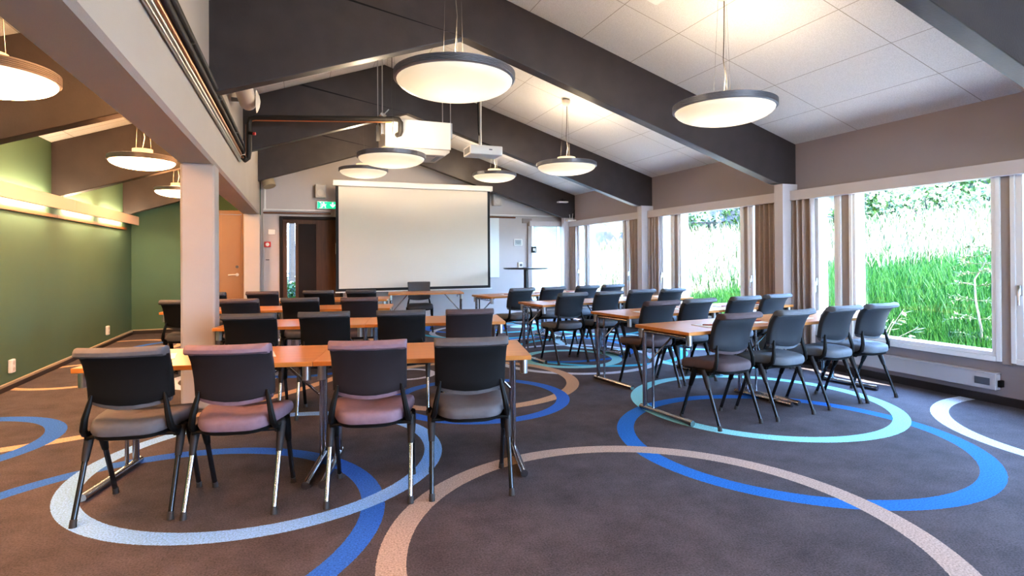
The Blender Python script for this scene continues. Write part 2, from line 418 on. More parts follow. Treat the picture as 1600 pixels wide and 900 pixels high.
# lintel beam, column and pilaster dividing the room
XB0, XB1, ZB = -.915, -.655, 2.055
o = MB().prism([(XB0,ZB),(XB1-.025,ZB),(XB1,ZB+.02),(XB1,zc(XB1)+.03),(XB0,zc(XB0)+.03)], Y0, YB).build('lintel', M['lintel'])
struct(o, 'long white lintel dividing the room', 'lintel')
M['pillar'] = mat('pillar_paint', (.37,.33,.31), .7, var=.03, scale=2, bump=.06, bscale=160)
o = MB().box(XB0, XB1, 5.28, 5.54, 0, ZB).build('pillar', M['pillar'], bevel=.02); struct(o, 'square white pillar carrying the long lintel', 'pillar')
o = MB().box(XP0, XB1+.015, 10.82, YB, 0, ZB).build('pillar', M['lintel'], bevel=.015); struct(o, 'cream pilaster beside the brown door at the end wall', 'pillar')

# roof beams
for k, y in enumerate([-.77, 2.10, 4.97, 7.84, 10.62]):
    zr = 2.10 if k < 3 else 2.09
    kk = 1 if k < 3 else 2
    pts = [(XL, zbeam(XL, kk)), (1.433, 3.287), (5.19, zr), (5.225, zr-.004), (XR, zr-.004), (XR, zc(XR)-.002), (XC, ZR-.002), (XL, zc(XL)-.002)]
    o = MB().prism(pts, y, y+.13).build('roof_beam', M['beam'], bevel=.006)
    MB().prism([(.02,zc(.02)-.012),(.06,zc(.06)-.01),(1.442,3.289),(1.432,3.289)], y-.0012, y+.001).build('joint', M['black'], o)
    struct(o, 'dark stained roof beam number %d counted from behind the camera' % (k+1), 'beam')

# ------------------------------------------------------------------ doors
e = struct(empty('door_1', ((DG0+DG1)/2, YB, 0)), 'plain brown painted door behind the pillar', 'door')
hw = (DG1-DG0)/2
f = MB(); f.box(-hw-.07, -hw+.02, -.03, .15, 0, DGH+.05); f.box(hw-.02, hw+.025, -.03, .15, 0, DGH+.05); f.box(-hw+.02, hw-.02, -.03, .15, DGH-.02, DGH+.05)
f.build('door_frame', M['doorpaint'], e, bevel=.005)
MB().box(-hw+.025, hw-.025, 0, .05, .01, DGH-.025).build('door_leaf', M['doorpaint'], e, bevel=.003)
h = MB(); h.lathe([(.0,.0),(.026,.0),(.026,.008),(.0,.008)], 16)
hm = MB().tube([(hw-.1,-.002,.98),(hw-.1,-.05,.98)], .012, 10).tube([(hw-.1,-.05,.98),(hw-.16,-.055,.98),(hw-.24,-.05,.975)], .011, 10)
hm.tube([(hw-.1,-.001,.98),(hw-.1,-.012,.98)], .028, 16); hm.build('door_handle', M['steel'], e, smooth=True)
MB().tube([(hw-.1,-.001,1.12),(hw-.1,-.014,1.12)], .026, 16).build('lock', M['display'], e, smooth=True)

e = struct(empty('door_2', ((D0+D1)/2, YB, 0)), 'brown entrance door with a narrow glass light beside the screen', 'door')
hw = (D1-D0)/2
f = MB()
f.box(-hw, -hw+.055, -.03, .17, 0, DH); f.box(hw-.055, hw, -.03, .17, 0, DH); f.box(-hw+.055, hw-.055, -.03, .17, DH-.055, DH)
f.build('door_frame', M['darkpanel'], e, bevel=.004)
f = MB(); a = -hw+.055; b = hw-.055
GX0, GX1, PX0, PX1 = a+.075, a+.215, a+.27, a+.58
top = DH-.055
f.box(a, GX0, -.01, .06, 0, top); f.box(GX1, PX0, -.01, .06, 0, top); f.box(PX1, b, -.01, .06, 0, top)
f.box(GX0, GX1, -.01, .06, top-.075, top); f.box(GX0, GX1, -.01, .06, 0, .28); f.box(PX0, PX1, -.01, .06, top-.085, top); f.box(PX0, PX1, -.01, .06, 0, .2)
lf = f.build('door_leaf', M['brownwood'], e, bevel=.003)
MB().box(PX0, PX1, .012, .04, .2, top-.085).build('door_panel', M['darkpanel'], e)
MB().box(GX0, GX1, .02, .026, .28, top-.075).build('door_pane', M['glass'], e)
MB().box(b-.055, b-.01, -.055, -.012, .83, 1.18).build('door_handle', M['paper'], e, bevel=.006)
MB().box(b-.075, b-.04, -.03, -.012, 1.34, 1.55).build('lock', M['steel'], e, bevel=.004)

# end wall window with blind
e = struct(empty('window_back', ((BW0+BW1)/2, YB, BWZ0)), 'window behind the white venetian blind', 'window')
hw = (BW1-BW0)/2; h = BWZ1-BWZ0
f = MB()
for q in ((-hw,-hw+.05,0,h),(hw-.05,hw,0,h),(-hw+.05,hw-.05,0,.05),(-hw+.05,hw-.05,h-.05,h)): f.box(q[0],q[1],.03,.14,q[2],q[3])
f.build('window_frame', M['frame'], e); MB().box(-hw+.05,hw-.05,.085,.09,.05,h-.05).build('window_pane', M['glass'], e)
bl = empty('venetian_blind', (5.03, YB-.06, .3), 0, 'white venetian blind in the far right corner', 'blind')
s = MB()
Mx = Matrix.Rotation(R(38), 3, 'X')
for i in range(62):
    s.obox((0,0,.02+i*.0265), .66, .030, .0012, Mx)
s.build('slat', M['blind'], bl); bl.children[0].name = 'slat_stack'
MB().box(-.34,.34,-.02,.02,1.655,1.69).build('head_rail', M['frame'], bl)
MB().tube([(.2,-.03,1.66),(.2,-.03,.2)], .003, 6).build('pull_cord', M['wire'], bl)

# ------------------------------------------------------------------ curtains
ncur = 0
def curtain(y0, y1, label, ph):
    rows = []
    n = 90
    for j in range(9):
        t = j/8; z = 1.93 - t*1.83
        row = []
        for i in range(n+1):
            s_ = i/n; yy = y0 + (y1-y0)*s_ + .006*math.sin(9*s_+3*t+ph)
            amp = .040*(.75+.25*t)
            x = 5.405 + amp*math.sin(2*math.pi*s_*(y1-y0)/.088+ph+.8*math.sin(5*s_+ph)) + .010*math.sin(2*math.pi*s_*3.1+2*t+ph)
            row.append((x, yy, z))
        rows.append(row)
    o = MB().grid(rows).build('curtain', M['curtain'], smooth=True, fix=False)
    mo = o.modifiers.new('t', 'SOLIDIFY'); mo.thickness = .003
    tag(o, label, 'curtain', 'curtains beside the window posts')
for k, yp in enumerate(POSTS):
    pos = ['behind the camera', 'at the near right edge', 'by the second post from the near right', 'by the third post', 'in the far right corner'][k]
    if k in (2,3,4): curtain(yp-.36, yp-.085, 'taupe curtain on the near side of the %s window post' % ('nearest','middle','farthest')[k-2], k*1.3)
    if k in (2,3): curtain(yp+.075, yp+.50, 'taupe curtain on the far side of the %s window post' % ('nearest','middle')[k-2], k*1.7+.6)
    if k == 4: curtain(yp+.06, yp+.24, 'taupe curtain squeezed between farthest post and the blind', 2.1)

# ------------------------------------------------------------------ wall heaters
def heater(y0, y1, label):
    e = empty('wall_heater', (XR, (y0+y1)/2, .12), 0, label, 'heater', 'convector heaters under the windows')
    h = (y1-y0)/2
    m = MB(); m.box(-.075,-.005,-h,h,0,.135); m.box(-.085,-.003,-h-.008,h,.135,.145)
    m.build('heater_body', M['heater'], e, bevel=.006)
    MB().box(-.080,-.074,-h+.04,-h+.155,.035,.095).build('control_panel', M['display'], e, bevel=.003)
    MB().box(-.06,-.02,-h-.035,-h-.008,.03,.085).build('cable_clamp', M['black'], e, bevel=.004)
heater(2.925, 4.72, 'long white convector heater with control panel under the nearest picture window')
heater(5.78, 7.58, 'white convector heater under the middle picture window')
heater(8.65, 10.45, 'white convector heater under the farthest picture window')

# ------------------------------------------------------------------ light shelf on the green wall
def shelf(y0, y1, label, tubes):
    e = empty('light_shelf', (XL, (y0+y1)/2, 1.80), 0, label, 'light shelf', 'light shelves on the green wall')
    h = (y1-y0)/2
    m = MB(); m.box(.165,.19,-h,h,.02,.16); m.box(0,.165,-h,h,.085,.10)
    m.build('fascia', M['fascia'], e, bevel=.003)
    MB().box(0,.022,-h,h,-.055,-.018).build('rail', M['orange'], e)
    for a, b in tubes:
        c0 = (y0+y1)/2
        t = MB().tube([(.085,a-c0,.125),(.085,b-c0,.125)], .013, 8).tube([(.085,a-c0,.06),(.085,b-c0,.06)], .013, 8)
        t.build('light_tube', M['tube'], e, smooth=True)
shelf(-2.9, 7.95, 'nearer length of the glowing light shelf on the green wall', [(-2.6,-1.4),(-1.1,.1),(.4,1.6),(1.9,3.1),(3.4,4.6),(5.0,6.2),(6.5,7.7)])
shelf(7.955, 10.76, 'farther length of the light shelf ending at the green corner', [(8.15,9.2),(9.5,10.55)])

# ------------------------------------------------------------------ pendants
def pendant(x, y, z, r, label, key, watt):
    e = empty('pendant_lamp', (x,y,z), 0, label, 'lamp', 'round pendant lamps')
    prof = []
    n = 10
    for i in range(n+1):
        t = i/n; prof.append((max(.0005, r*.955*math.sin(t*math.pi/2)), -.105*r/.385*math.cos(t*math.pi/2)**1.0-.004))
    MB().lathe(prof, 48).build('diffuser', M[key], e, smooth=True)
    g = [(r*.95,-.008),(r*.985,-.006)]
    for i in range(5):
        zz = -.002+i*.0088; g += [(r*1.0,zz),(r*1.0,zz+.0055),(r*.980,zz+.0058),(r*.980,zz+.0085)]
    g += [(r*.97,.045),(r*.93,.047),(r*.93,.035),(r*.95,.03)]
    MB().lathe(g, 48, close=True).build('rim', M['lampmetal'], e, smooth=False)
    MB().lathe([(.0005,.115),(r*.30,.115),(r*.30,.105),(r*.30,.055),(r*.93,.036),(r*.93,.032),(r*.2,.045),(.0005,.045)], 40).build('lamp_cap', M['lampcap'], e, smooth=True)
    zt = zc(x)-z
    tilt = -.30 if x > XC else .29
    cn = MB().lathe([(.0005,-.075),(.02,-.074),(.04,-.06),(.052,-.035),(.055,.0),(.0005,.02)], 20, (0,0,zt-.012))
    cn.build('canopy', M['vent'], e, smooth=True)
    c = MB().tube([(.01,0,zt-.07),(.006,0,zt*.6),(.0,.002,zt*.42),(.02,0,zt*.28),(.0,0,.12)], .0038, 8); c.build('cord', M['wire'], e, smooth=True)
    for k in range(3):
        a = 2*math.pi*k/3+.5
        MB().tube([(.035*math.cos(a),.035*math.sin(a),zt-.06),(.075*math.cos(a),.075*math.sin(a),.11)], .0009, 5).build('suspension_wire', M['wire'], e)
    L = bpy.data.lights.new('pendant_bulb', 'POINT'); L.energy = watt; L.color = (1,.80,.56) if r > .3 else (1,.54,.24); L.shadow_soft_size = .09
    lo = bpy.data.objects.new('pendant_bulb', L); COL.objects.link(lo); lo.parent = e; lo.location = (0,0,.21)
PL = 18
pendant(.935, 3.46, 2.385, .385, 'largest pendant lamp, hanging top centre nearest the camera', 'diff', PL)
pendant(3.08, 3.46, 2.385, .385, 'pendant lamp on the near right with its canopy in view', 'diff', PL)
pendant(3.21, 6.45, 2.415, .385, 'middle pendant on the right, in front of the second beam', 'diff', PL)
pendant(.99, 6.42, 2.392, .385, 'pendant lamp hanging just below the ceiling air conditioner', 'diff', PL)
pendant(3.20, 9.24, 2.68, .385, 'farthest pendant on the right, above the screen corner', 'diff', PL*1.3)
pendant(.975, 9.22, 2.65, .385, 'farthest centre pendant, partly behind the one under the air conditioner', 'diff', PL*1.8)
# added fill lights above the camera, no lamps known there
for lx, lz, lw, lc in ((.95,2.6,PL,(1,.80,.56)), (3.10,2.6,PL,(1,.80,.56)), (-1.40,2.4,45,(1,.54,.24))):
    Lb = bpy.data.lights.new('room_lamp', 'POINT'); Lb.energy = lw; Lb.color = lc; Lb.shadow_soft_size = .09
    ob = bpy.data.objects.new('room_lamp', Lb); COL.objects.link(ob); ob.location = (lx,.55,lz)
Lb = bpy.data.lights.new('room_downlight', 'AREA'); Lb.shape = 'DISK'; Lb.size = .58; Lb.energy = 30; Lb.color = (1,.46,.20)
ob = bpy.data.objects.new('room_downlight', Lb); COL.objects.link(ob); ob.location = (-1.40,.55,2.1)
pendant(-1.40, 3.40, 2.135, .29, 'pendant lamp cut by the left edge of the photo', 'diff_small', 45)
pendant(-1.42, 6.38, 2.215, .29, 'pendant lamp in the green side bay left of the pillar', 'diff_small', 45)
pendant(-1.60, 9.1, 2.22, .29, 'far side-bay pendant half hidden by the pillar', 'diff_small', 45)

# ------------------------------------------------------------------ conference chair
def chair_parts():
    P = []
    # seat cushion
    def outline(scale, z, n=40):
        row = []
        for k in range(n):
            a = 2*math.pi*k/n; ca, sa = math.cos(a), math.sin(a)
            x = .240*math.copysign(abs(ca)**.45, ca); y = .215*math.copysign(abs(sa)**.5, sa)
            x *= .86+.14*(y/.222) if y > 0 else .86-.20*(-y/.222)
            zz = z - (.018*max(0, y/.222)**3) + .006*(x/.228)**2
            row.append((x*scale, .015+y*scale, zz))
        return row
    s = MB()
    rows = [outline(.90,.405), outline(.97,.411), outline(1,.425), outline(1,.447), outline(.975,.463), outline(.92,.471), outline(.7,.475), outline(.35,.474), outline(.02,.473)]
    s.grid(rows, True); o = 0
    s.f.append(tuple(range(40))[::-1])
    P.append(('seat', s.mesh('seat', True), 'fab', None))
    s = MB().grid([outline(.86,.386), outline(.93,.392), outline(.94,.406)], True); s.f.append(tuple(range(40))[::-1])
    P.append(('seat_pan', s.mesh('seat_pan', True), 'blk', None))
    # backrest cushion with rolled top
    def prof(u):
        zb = .524+.024*u*u
        return [(-.118,zb+.008),(-.116,.60),(-.128,.68),(-.154,.76),(-.186,.812),(-.208,.832),(-.236,.841),(-.262,.837),(-.277,.822),(-.277,.805),(-.262,.796),
                (-.232,.790),(-.199,.755),(-.168,.68),(-.154,.60),(-.150,zb+.02),(-.142,zb),(-.130,zb)]
    def off(u, z): return (.050*u*u)*(1 if z < .79 else .75)
    st = [-1,-.985,-.94,-.85,-.7,-.5,-.25,0,.25,.5,.7,.85,.94,.985,1]
    rows = []
    for u in st:
        k = abs(u); q = []
        pr = prof(u); cy = sum(p[0] for p in pr)/len(pr); cz = sum(p[1] for p in pr)/len(pr)
        shrink = 1 if k < .95 else (.93 if k < .99 else .78)
        for y, z in pr:
            hw = .180+.006*((z-.5)/.34)+ (.008 if z > .79 else 0)
            yy = cy+(y-cy)*(1 if k < .95 else (.9 if k < .99 else .6)); zz = cz+(z-cz)*(1 if k < .95 else (.985 if k<.99 else .965))
            q.append((u*hw, yy+off(u,z), zz))
        rows.append(q)
    s = MB().grid(rows, True); n = len(rows[0]); s.f.append(tuple(range(n))); s.f.append(tuple((len(rows)-1)*n+k for k in range(n))[::-1])
    P.append(('backrest', s.mesh('backrest', True), 'fab', None))
    # back shell
    zs = [(.0,0),(.25,.25),(.5,.5),(.75,.75),(1,1)]
    def spt(u, t, d):
        z0 = .546+.026*u*u; z = z0+(.796-z0)*t
        ys = [(.5,-.150),(.60,-.156),(.68,-.170),(.755,-.201),(.80,-.236)]
        for (a, ya), (b, yb) in zip(ys, ys[1:]):
            if z <= b or b == .80:
                y = ya+(yb-ya)*(z-a)/(b-a); break
        hw = .186+.005*((z-.5)/.34)
        return (u*hw, y+.050*u*u-d, z)
    us = [-1,-.985,-.93,-.75,-.5,-.17,.17,.5,.75,.93,.985,1]
    ts = [0,.03,.2,.4,.6,.8,.97,1]
    s = MB()
    outer = [[spt(u, t, .004+.008*min(1,(1-abs(u))*12, t*20, (1-t)*20)**.5) for u in us] for t in ts]
    inner = [[spt(u, t, -.012-.016*u**8) for u in us] for t in ts]
    s.grid(outer); o = len(s.v); s.grid(inner)
    nu, nt2 = len(us), len(ts)
    for i in range(nt2-1):
        for c0 in (0, nu-1): s.f.append((i*nu+c0, (i+1)*nu+c0, o+(i+1)*nu+c0, o+i*nu+c0))
    for i in range(nu-1):
        for r0 in (0, nt2-1): s.f.append((r0*nu+i, r0*nu+i+1, o+r0*nu+i+1, o+r0*nu+i))
    P.append(('back_shell', s.mesh('back_shell', True), 'shell', None))
    for sx in (-1, 1):
        P.append(('backrest_arm', MB().tube([(sx*.196,.02,.402),(sx*.198,-.07,.404),(sx*.197,-.115,.412),(sx*.192,-.140,.436),(sx*.183,-.146,.49),(sx*.168,-.134,.56),(sx*.160,-.132,.60)], [.015,.016,.017,.017,.015,.012,.006], 8).mesh('backrest_arm', True), 'blk', None))
    P.append(('crossbar', MB().tube([(-.2,.0,.380),(.2,.0,.380)], .013, 8).tube([(-.2,-.1,.390),(.2,-.1,.390)], .010, 8).box(-.208,-.188,-.10,.10,.375,.403).box(.188,.208,-.10,.10,.375,.403).mesh('crossbar', True), 'blk', None))
    for sx in (-1, 1):
        for fy in (1, -1):
            top = Vector((sx*.207, fy*.045, .402)); bot = Vector((sx*(.206 if fy > 0 else .208), fy*.197, .012))
            d = bot-top
            i = len(P)
            P.append(('leg', MB().tube([top, bot], .0125, 10).mesh('leg', True), 'legr' if fy < 0 else 'legf', None))
            P.append(('leg_sleeve', MB().tube([top-d*.02, top+d*.12, top+d*.26, top+d*.33], [.021,.021,.018,.0155], 10).mesh('leg_sleeve', True), 'slv' if fy < 0 else 'blk', i))
            P.append(('foot_cap', MB().tube([bot-d*.055, bot-d*.01, bot+Vector((0,0,-.012))], [.0148,.0152,.0165], 10).mesh('foot_cap', True), 'cap', i))
    return P
CH = chair_parts()
VAR = {
 'grey':  dict(fab='grey', shell='shell', legr='gloss'),
 'lilac': dict(fab='lilac', shell='shell_l', legr='chrome'),
 'char':  dict(fab='char', shell='shell', legr='chrome'),
 'plumc': dict(fab='plum', shell='shell_l', legr='chrome'),
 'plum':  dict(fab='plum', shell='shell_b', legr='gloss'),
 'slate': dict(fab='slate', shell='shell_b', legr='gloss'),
}
VNAME = {'grey':'grey','lilac':'lilac','char':'charcoal','plumc':'plum grey','plum':'plum grey','slate':'slate grey'}
def chair(x, y, rz, var, label, group):
    e = empty('conference_chair', (x,y,0), R(rz), label, 'chair', group)
    v = dict(blk='black', legf='gloss', slv='sleeve', cap='cap'); v.update(VAR[var])  # front legs kept black, their shade put into the material
    made = []
    for name, me, mk, par in CH:
        made.append(link(name, me, M[v[mk]], e if par is None else made[par]))
    return e
ordn = ['leftmost','second from left','third from left','rightmost']
LROW = {
 0: [(-.756,3.347,-10,'grey'),(-.279,3.232,-13,'lilac'),(.369,3.103,-13,'lilac'),(.880,3.000,-12,'grey')],
 1: [(-.328,4.90,-9,'char'),(.216,4.815,-10,'char'),(.805,4.686,-13,'char'),(1.325,4.545,-10,'plumc')],
 2: [(-1.10,6.80,-14,'char'),(-.55,6.69,-12,'plumc'),(.045,6.585,-11,'char'),(.640,6.38,-11,'plumc')],
 3: [(-1.02,8.16,-12,'char'),(-.41,8.07,-10,'plumc'),(.29,7.95,-16,'char'),(.82,7.83,-16,'char')],
}
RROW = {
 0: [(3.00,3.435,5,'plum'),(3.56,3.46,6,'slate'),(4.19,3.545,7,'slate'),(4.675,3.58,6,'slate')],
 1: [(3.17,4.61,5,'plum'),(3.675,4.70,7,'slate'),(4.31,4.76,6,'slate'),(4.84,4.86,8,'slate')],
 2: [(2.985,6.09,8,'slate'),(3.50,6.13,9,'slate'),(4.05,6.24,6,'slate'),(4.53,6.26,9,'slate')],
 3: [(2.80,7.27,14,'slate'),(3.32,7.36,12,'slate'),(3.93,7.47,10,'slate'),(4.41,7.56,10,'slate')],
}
rown = ['nearest','second','third','farthest']
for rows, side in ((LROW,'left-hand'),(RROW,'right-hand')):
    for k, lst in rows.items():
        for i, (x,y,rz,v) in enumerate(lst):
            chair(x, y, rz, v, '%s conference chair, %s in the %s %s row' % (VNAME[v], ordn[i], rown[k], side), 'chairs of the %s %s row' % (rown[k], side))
chair(1.93, 9.53, 172, 'char', 'charcoal chair facing the room behind the presenter table', 'presenter chair')

# ------------------------------------------------------------------ folding table
ZT = .695
def table_parts(W=1.2, D=.6):
    P = []
    P.append(('tabletop', MB().box(-W/2+.001, W/2-.001, -D/2, D/2, ZT-.026, ZT).mesh('tabletop'), 'beech', .003))
    for sx in (-1, 1):
        x = sx*(W/2-.045)
        P.append(('foot_bar', MB().tube([(x,-.285,.022),(x,.285,.022)], .021, 10).tube([(x,-.287,.022),(x,-.262,.022)], .0225, 10).mesh('foot_bar', True), 'chrome', 0))
        P.append(('leg', MB().tube([(x,.235,.022),(x,.235,ZT-.055)], .0185, 12).mesh('leg', True), 'chrome', 0))
        P.append(('leg', MB().tube([(x,.135,.022),(x,.135,ZT-.055)], .0105, 10).mesh('leg', True), 'chrome', 0))
        P.append(('crossbar', MB().tube([(x,-.235,ZT-.05),(x,.275,ZT-.05)], .0165, 10).mesh('crossbar', True), 'chrome', 0))
        P.append(('brace', MB().tube([(x-sx*.02,.2,.40),(x-sx*.26,.1,ZT-.03)], .0085, 8).mesh('brace', True), 'chrome', 0))
        P.append(('coupling', MB().tube([(x+sx*.005,-.262,ZT-.105),(x+sx*.005,-.262,ZT-.026)], .0225, 14).mesh('coupling', True), 'steel', 0))
        P.append(('coupling', MB().tube([(x+sx*.005,.262,ZT-.105),(x+sx*.005,.262,ZT-.026)], .0225, 14).mesh('coupling', True), 'steel', 0))
    return P
TB = table_parts()
TABLES = []
def table(nx, ny, rz, off, label, group):
    """nx,ny: near-left corner of the row, off: distance of the table's near-left corner along the row"""
    a = R(rz); ux, uy = math.cos(a), math.sin(a)
    cx = nx+ux*(off+.6)-uy*.3; cy = ny+uy*(off+.6)+ux*.3
    e = empty('folding_table', (cx,cy,0), a, label, 'table', group)
    for name, me, mk, bv in TB: link(name, me, M[mk], e, bv)
    TABLES.append((cx,cy,a)); return e
ROWS = {('left-hand',0):(-1.10,3.497,-13.5),('left-hand',1):(-.66,5.10,-12.1),('left-hand',2):(-1.39,6.88,-12.7),('left-hand',3):(-1.22,8.28,-12.6),
        ('right-hand',0):(2.655,3.36,6.6),('right-hand',1):(2.88,4.505,7.5),('right-hand',2):(2.655,5.98,7.0),('right-hand',3):(2.55,7.56,10.0)}
for (side,k),(nx,ny,rz) in ROWS.items():
    for h in (0,1):
        table(nx, ny, rz, h*1.2, 'beech folding table, %s one of the %s %s row' % (('left','right')[h], rown[k], side), 'tables of the %s %s row' % (rown[k], side))
a = R(-9.2); 
e = empty('folding_table', (1.95, 9.13, 0), a+math.pi, 'beech presenter table standing alone before the screen', 'table', 'presenter table')
for name, me, mk, bv in TB: link(name, me, M[mk], e, bv)

# notepads and pens
def on_table(side, k, s, t):
    nx, ny, rz = ROWS[(side,k)]; a = R(rz); ux, uy = math.cos(a), math.sin(a)
    return nx+ux*s-uy*t, ny+uy*s+ux*t, a
pad_me = MB().box(-.075,.075,-.105,.105,0,.004).mesh('notepad')
pen_me = MB().tube([(-.06,0,.005),(.045,0,.005),(.058,0,.005),(.068,0,.005)], [.0048,.0048,.003,.001], 8).mesh('pen', True)
clip_me = MB().box(-.058,-.02,-.0015,.0015,.009,.0105).mesh('clip')
def pad(side, k, s, t, rot, where, pen=True):
    x, y, a = on_table(side, k, s, t)
    o = link('notepad', pad_me, M['paper']); o.location = (x,y,ZT+.0005); o.rotation_euler = (0,0,a+R(rot)); tag(o, 'white notepad %s' % where, 'notepad', 'notepads on the tables')
    if pen:
        p = link('pen', pen_me, M['penred']); p.location = (x+.02*math.cos(a)+.0, y-.01, ZT+.0047); p.rotation_euler = (0,0,a+R(rot-25)); tag(p, 'red pen on notepad %s' % where, 'pen', 'pens on the notepads')
        link('clip', clip_me, M['steel'], p)
for side, k, spots in (('right-hand',0,[(.42,.22),(.95,.24),(1.55,.24),(2.05,.24)]), ('right-hand',1,[(.38,.22),(.92,.24),(1.55,.24),(2.1,.24)]),
                       ('right-hand',2,[(.38,.22),(.95,.24),(1.5,.24),(2.05,.24)]), ('right-hand',3,[(.4,.24),(.95,.24),(1.55,.24)])):
    for i, (s, t) in enumerate(spots):
        pad(side, k, s, t, 8*((i*7) % 3-1), 'at the %s seat of the %s %s row' % (ordn[i], rown[k], side))
for i, (s, t) in enumerate([(.305,.28),(.85,.27)]):
    pad('left-hand', 0, s, t, 20, 'between chairs, %s one of the nearest left-hand row' % ('left','right')[i], pen=False)

# ------------------------------------------------------------------ bar table and things on it
e = empty('bar_table', (4.07, 9.95, 0), 0, 'black round standing table in front of the blind', 'table')
MB().lathe([(.0005,1.03),(.40,1.03),(.43,1.04),(.43,1.052),(.425,1.056),(.0005,1.056)], 40).build('tabletop', M['hightable'], e, smooth=True)
MB().tube([(0,0,.02),(0,0,1.03)], .04, 16).build('pole', M['hightable'], e, smooth=True)
MB().lathe([(.0005,0),(.24,0),(.24,.012),(.05,.028),(.0005,.028)], 32).build('base', M['hightable'], e, smooth=True)
e = empty('dispenser', (3.98, 10.02, 1.056), 0, 'small white dispenser on the black standing table', 'dispenser')
MB().box(-.05,.05,-.035,.035,0,.11).build('dispenser_body', M['white'], e, bevel=.012)
MB().box(-.02,.03,-.0375,-.034,.03,.075).build('nozzle', M['display'], e, bevel=.002)

# ------------------------------------------------------------------ projection screen and end wall fittings
YS = 10.5
e = empty('projection_screen', (2.08, YS, .66), 0, 'large white projection screen pulled down on the end wall', 'screen')
X0, X1 = .60-2.08, 3.555-2.08; H = 2.0
MB().box(X0-.03, X1+.03, -.045, .06, 1.90, 2.005).build('screen_case', M['white'], e, bevel=.012)
f = MB(); f.box(X0+.02, X0+.07, -.002, .002, 0, 1.91); f.box(X1-.07, X1-.02, -.002, .002, 0, 1.91); f.box(X0+.07, X1-.07, -.002, .002, 0, .05)
f.build('screen_border', M['screenblack'], e)
MB().box(X0+.07, X1-.07, -.002, .002, .05, 1.91).build('screen_fabric', M['screen'], e)
MB().tube([(X0+.01,0,-.012),(X1+.01,0,-.012)], .013, 10).build('weight_bar', M['white'], e, smooth=True)

o = MB().box(2.2, 3.93, YB-.027, YB-.002, .84, 2.09).build('whiteboard', M['whiteboard'], bevel=.006); tag(o, 'whiteboard on the end wall partly behind the screen', 'whiteboard')

def speaker(x, z, label):
    e = empty('wall_speaker', (x, YB-.0, z), 0, label, 'speaker', 'small wall speakers')
    MB().box(-.095,.095,-.16,-.03,-.125,.125).build('speaker_body', M['grille'], e, bevel=.015)
    MB().lathe([(.0005,.004),(.02,.006),(.055,0),(.062,.004),(.062,0)], 24).build('speaker_cone', M['vent'], e, smooth=True)
    c = [q for q in e.children if q.name.startswith('speaker_cone')][0]; c.rotation_euler = (R(90),0,0); c.location = (0,-.1605,-.03)
    MB().box(-.02,.02,-.03,-.001,-.03,.03).build('bracket', M['steel'], e)
speaker(.385, 2.51, 'small beige wall speaker above the exit sign')
speaker(3.86, 2.46, 'small beige wall speaker right of the screen')

e = empty('exit_sign', (.50, YB, 2.255), 0, 'green lit exit sign with running figure and arrow above the door', 'sign')
MB().box(-.185,.185,-.085,-.002,-.075,.075).build('sign_case', M['white'], e, bevel=.008)
MB().box(-.172,.172,-.089,-.084,-.062,.062).build('sign_panel', M['exitgreen'], e)
g = MB(); yy = -.0905
def flat(poly): g.prism([(x, z) for x, z in poly], yy, yy+.002)
flat([(-.135,-.055),(-.105,-.055),(-.105,.055),(-.135,.055),(-.135,.048),(-.112,.048),(-.112,-.048),(-.135,-.048)])
flat([(-.062+.015*math.cos(k*math.pi/5), .040+.014*math.sin(k*math.pi/5)) for k in range(10)])
flat([(-.085,.024),(-.055,.026),(-.048,.005),(-.062,-.012),(-.088,-.006)])
flat([(-.06,-.008),(-.045,-.02),(-.035,-.05),(-.022,-.05),(-.03,-.012),(-.048,.004)])
flat([(-.085,-.004),(-.066,-.012),(-.078,-.04),(-.104,-.05),(-.108,-.040),(-.09,-.032)])
flat([(-.052,.024),(-.03,.012),(-.022,.02),(-.015,.012),(-.03,-.002),(-.056,.012)])
flat([(.088,.05),(.112,.05),(.112,-.005),(.138,.022),(.150,.008),(.10,-.045),(.05,.008),(.062,.022),(.088,-.005)])
g.build('sign_symbol', M['exitwhite'], e)

o = MB().box(-.60,.565,YB-.05,YB-.001,2.135,2.165).build('cable_tray', M['white'], bevel=.004); tag(o, 'white cable tray above the entrance door', 'cable tray')
o = MB().box(-.60,.565,YB-.04,YB-.001,2.085,2.112).build('wooden_rail', M['orange'], bevel=.003); tag(o, 'brown rail under the white cable tray by the entrance', 'rail')
o = MB().box(3.62,5.30,YB-.05,YB-.001,2.13,2.16).build('cable_tray', M['white'], bevel=.004); tag(o, 'white cable tray right of the screen', 'cable tray')
o = MB().box(3.62,4.30,YB-.04,YB-.001,2.085,2.115).build('wooden_rail', M['orange'], bevel=.003); tag(o, 'brown rail ending beside the framed notice wall', 'rail')
o = MB().box(-.588,-.556,YB-.03,YB-.001,2.165,2.66).build('cable_duct', M['white'], bevel=.004); tag(o, 'white vertical cable duct in the corner below the spotlight', 'cable duct')
o = MB().tube([(-.60,YB-.012,.4),(-.60,YB-.012,2.13)], .008, 8).build('cable_pipe', M['vent'], smooth=True); tag(o, 'thin grey cable pipe beside the fire alarm', 'pipe')
o = MB().box(-.52,-.40,YB-.035,YB-.001,1.70,1.795).build('thermostat', M['white'], bevel=.008); tag(o, 'cream thermostat box above the red fire alarm', 'thermostat')
e = empty('fire_alarm', (-.53, YB, 1.52), 0, 'red fire alarm call point on the end wall', 'fire alarm')
MB().box(-.055,.055,-.05,-.001,-.05,.05).build('alarm_case', M['red'], e, bevel=.01)
MB().tube([(0,-.049,0),(0,-.054,0)], .032, 20).build('alarm_button', M['exitwhite'] if 0 else M['white'], e, smooth=True)
o = MB().box(-.56,-.50,YB-.05,YB-.001,1.235,1.25).build('wall_hook', M['display'], bevel=.002); tag(o, 'dark small hook plate under the fire alarm', 'hook')
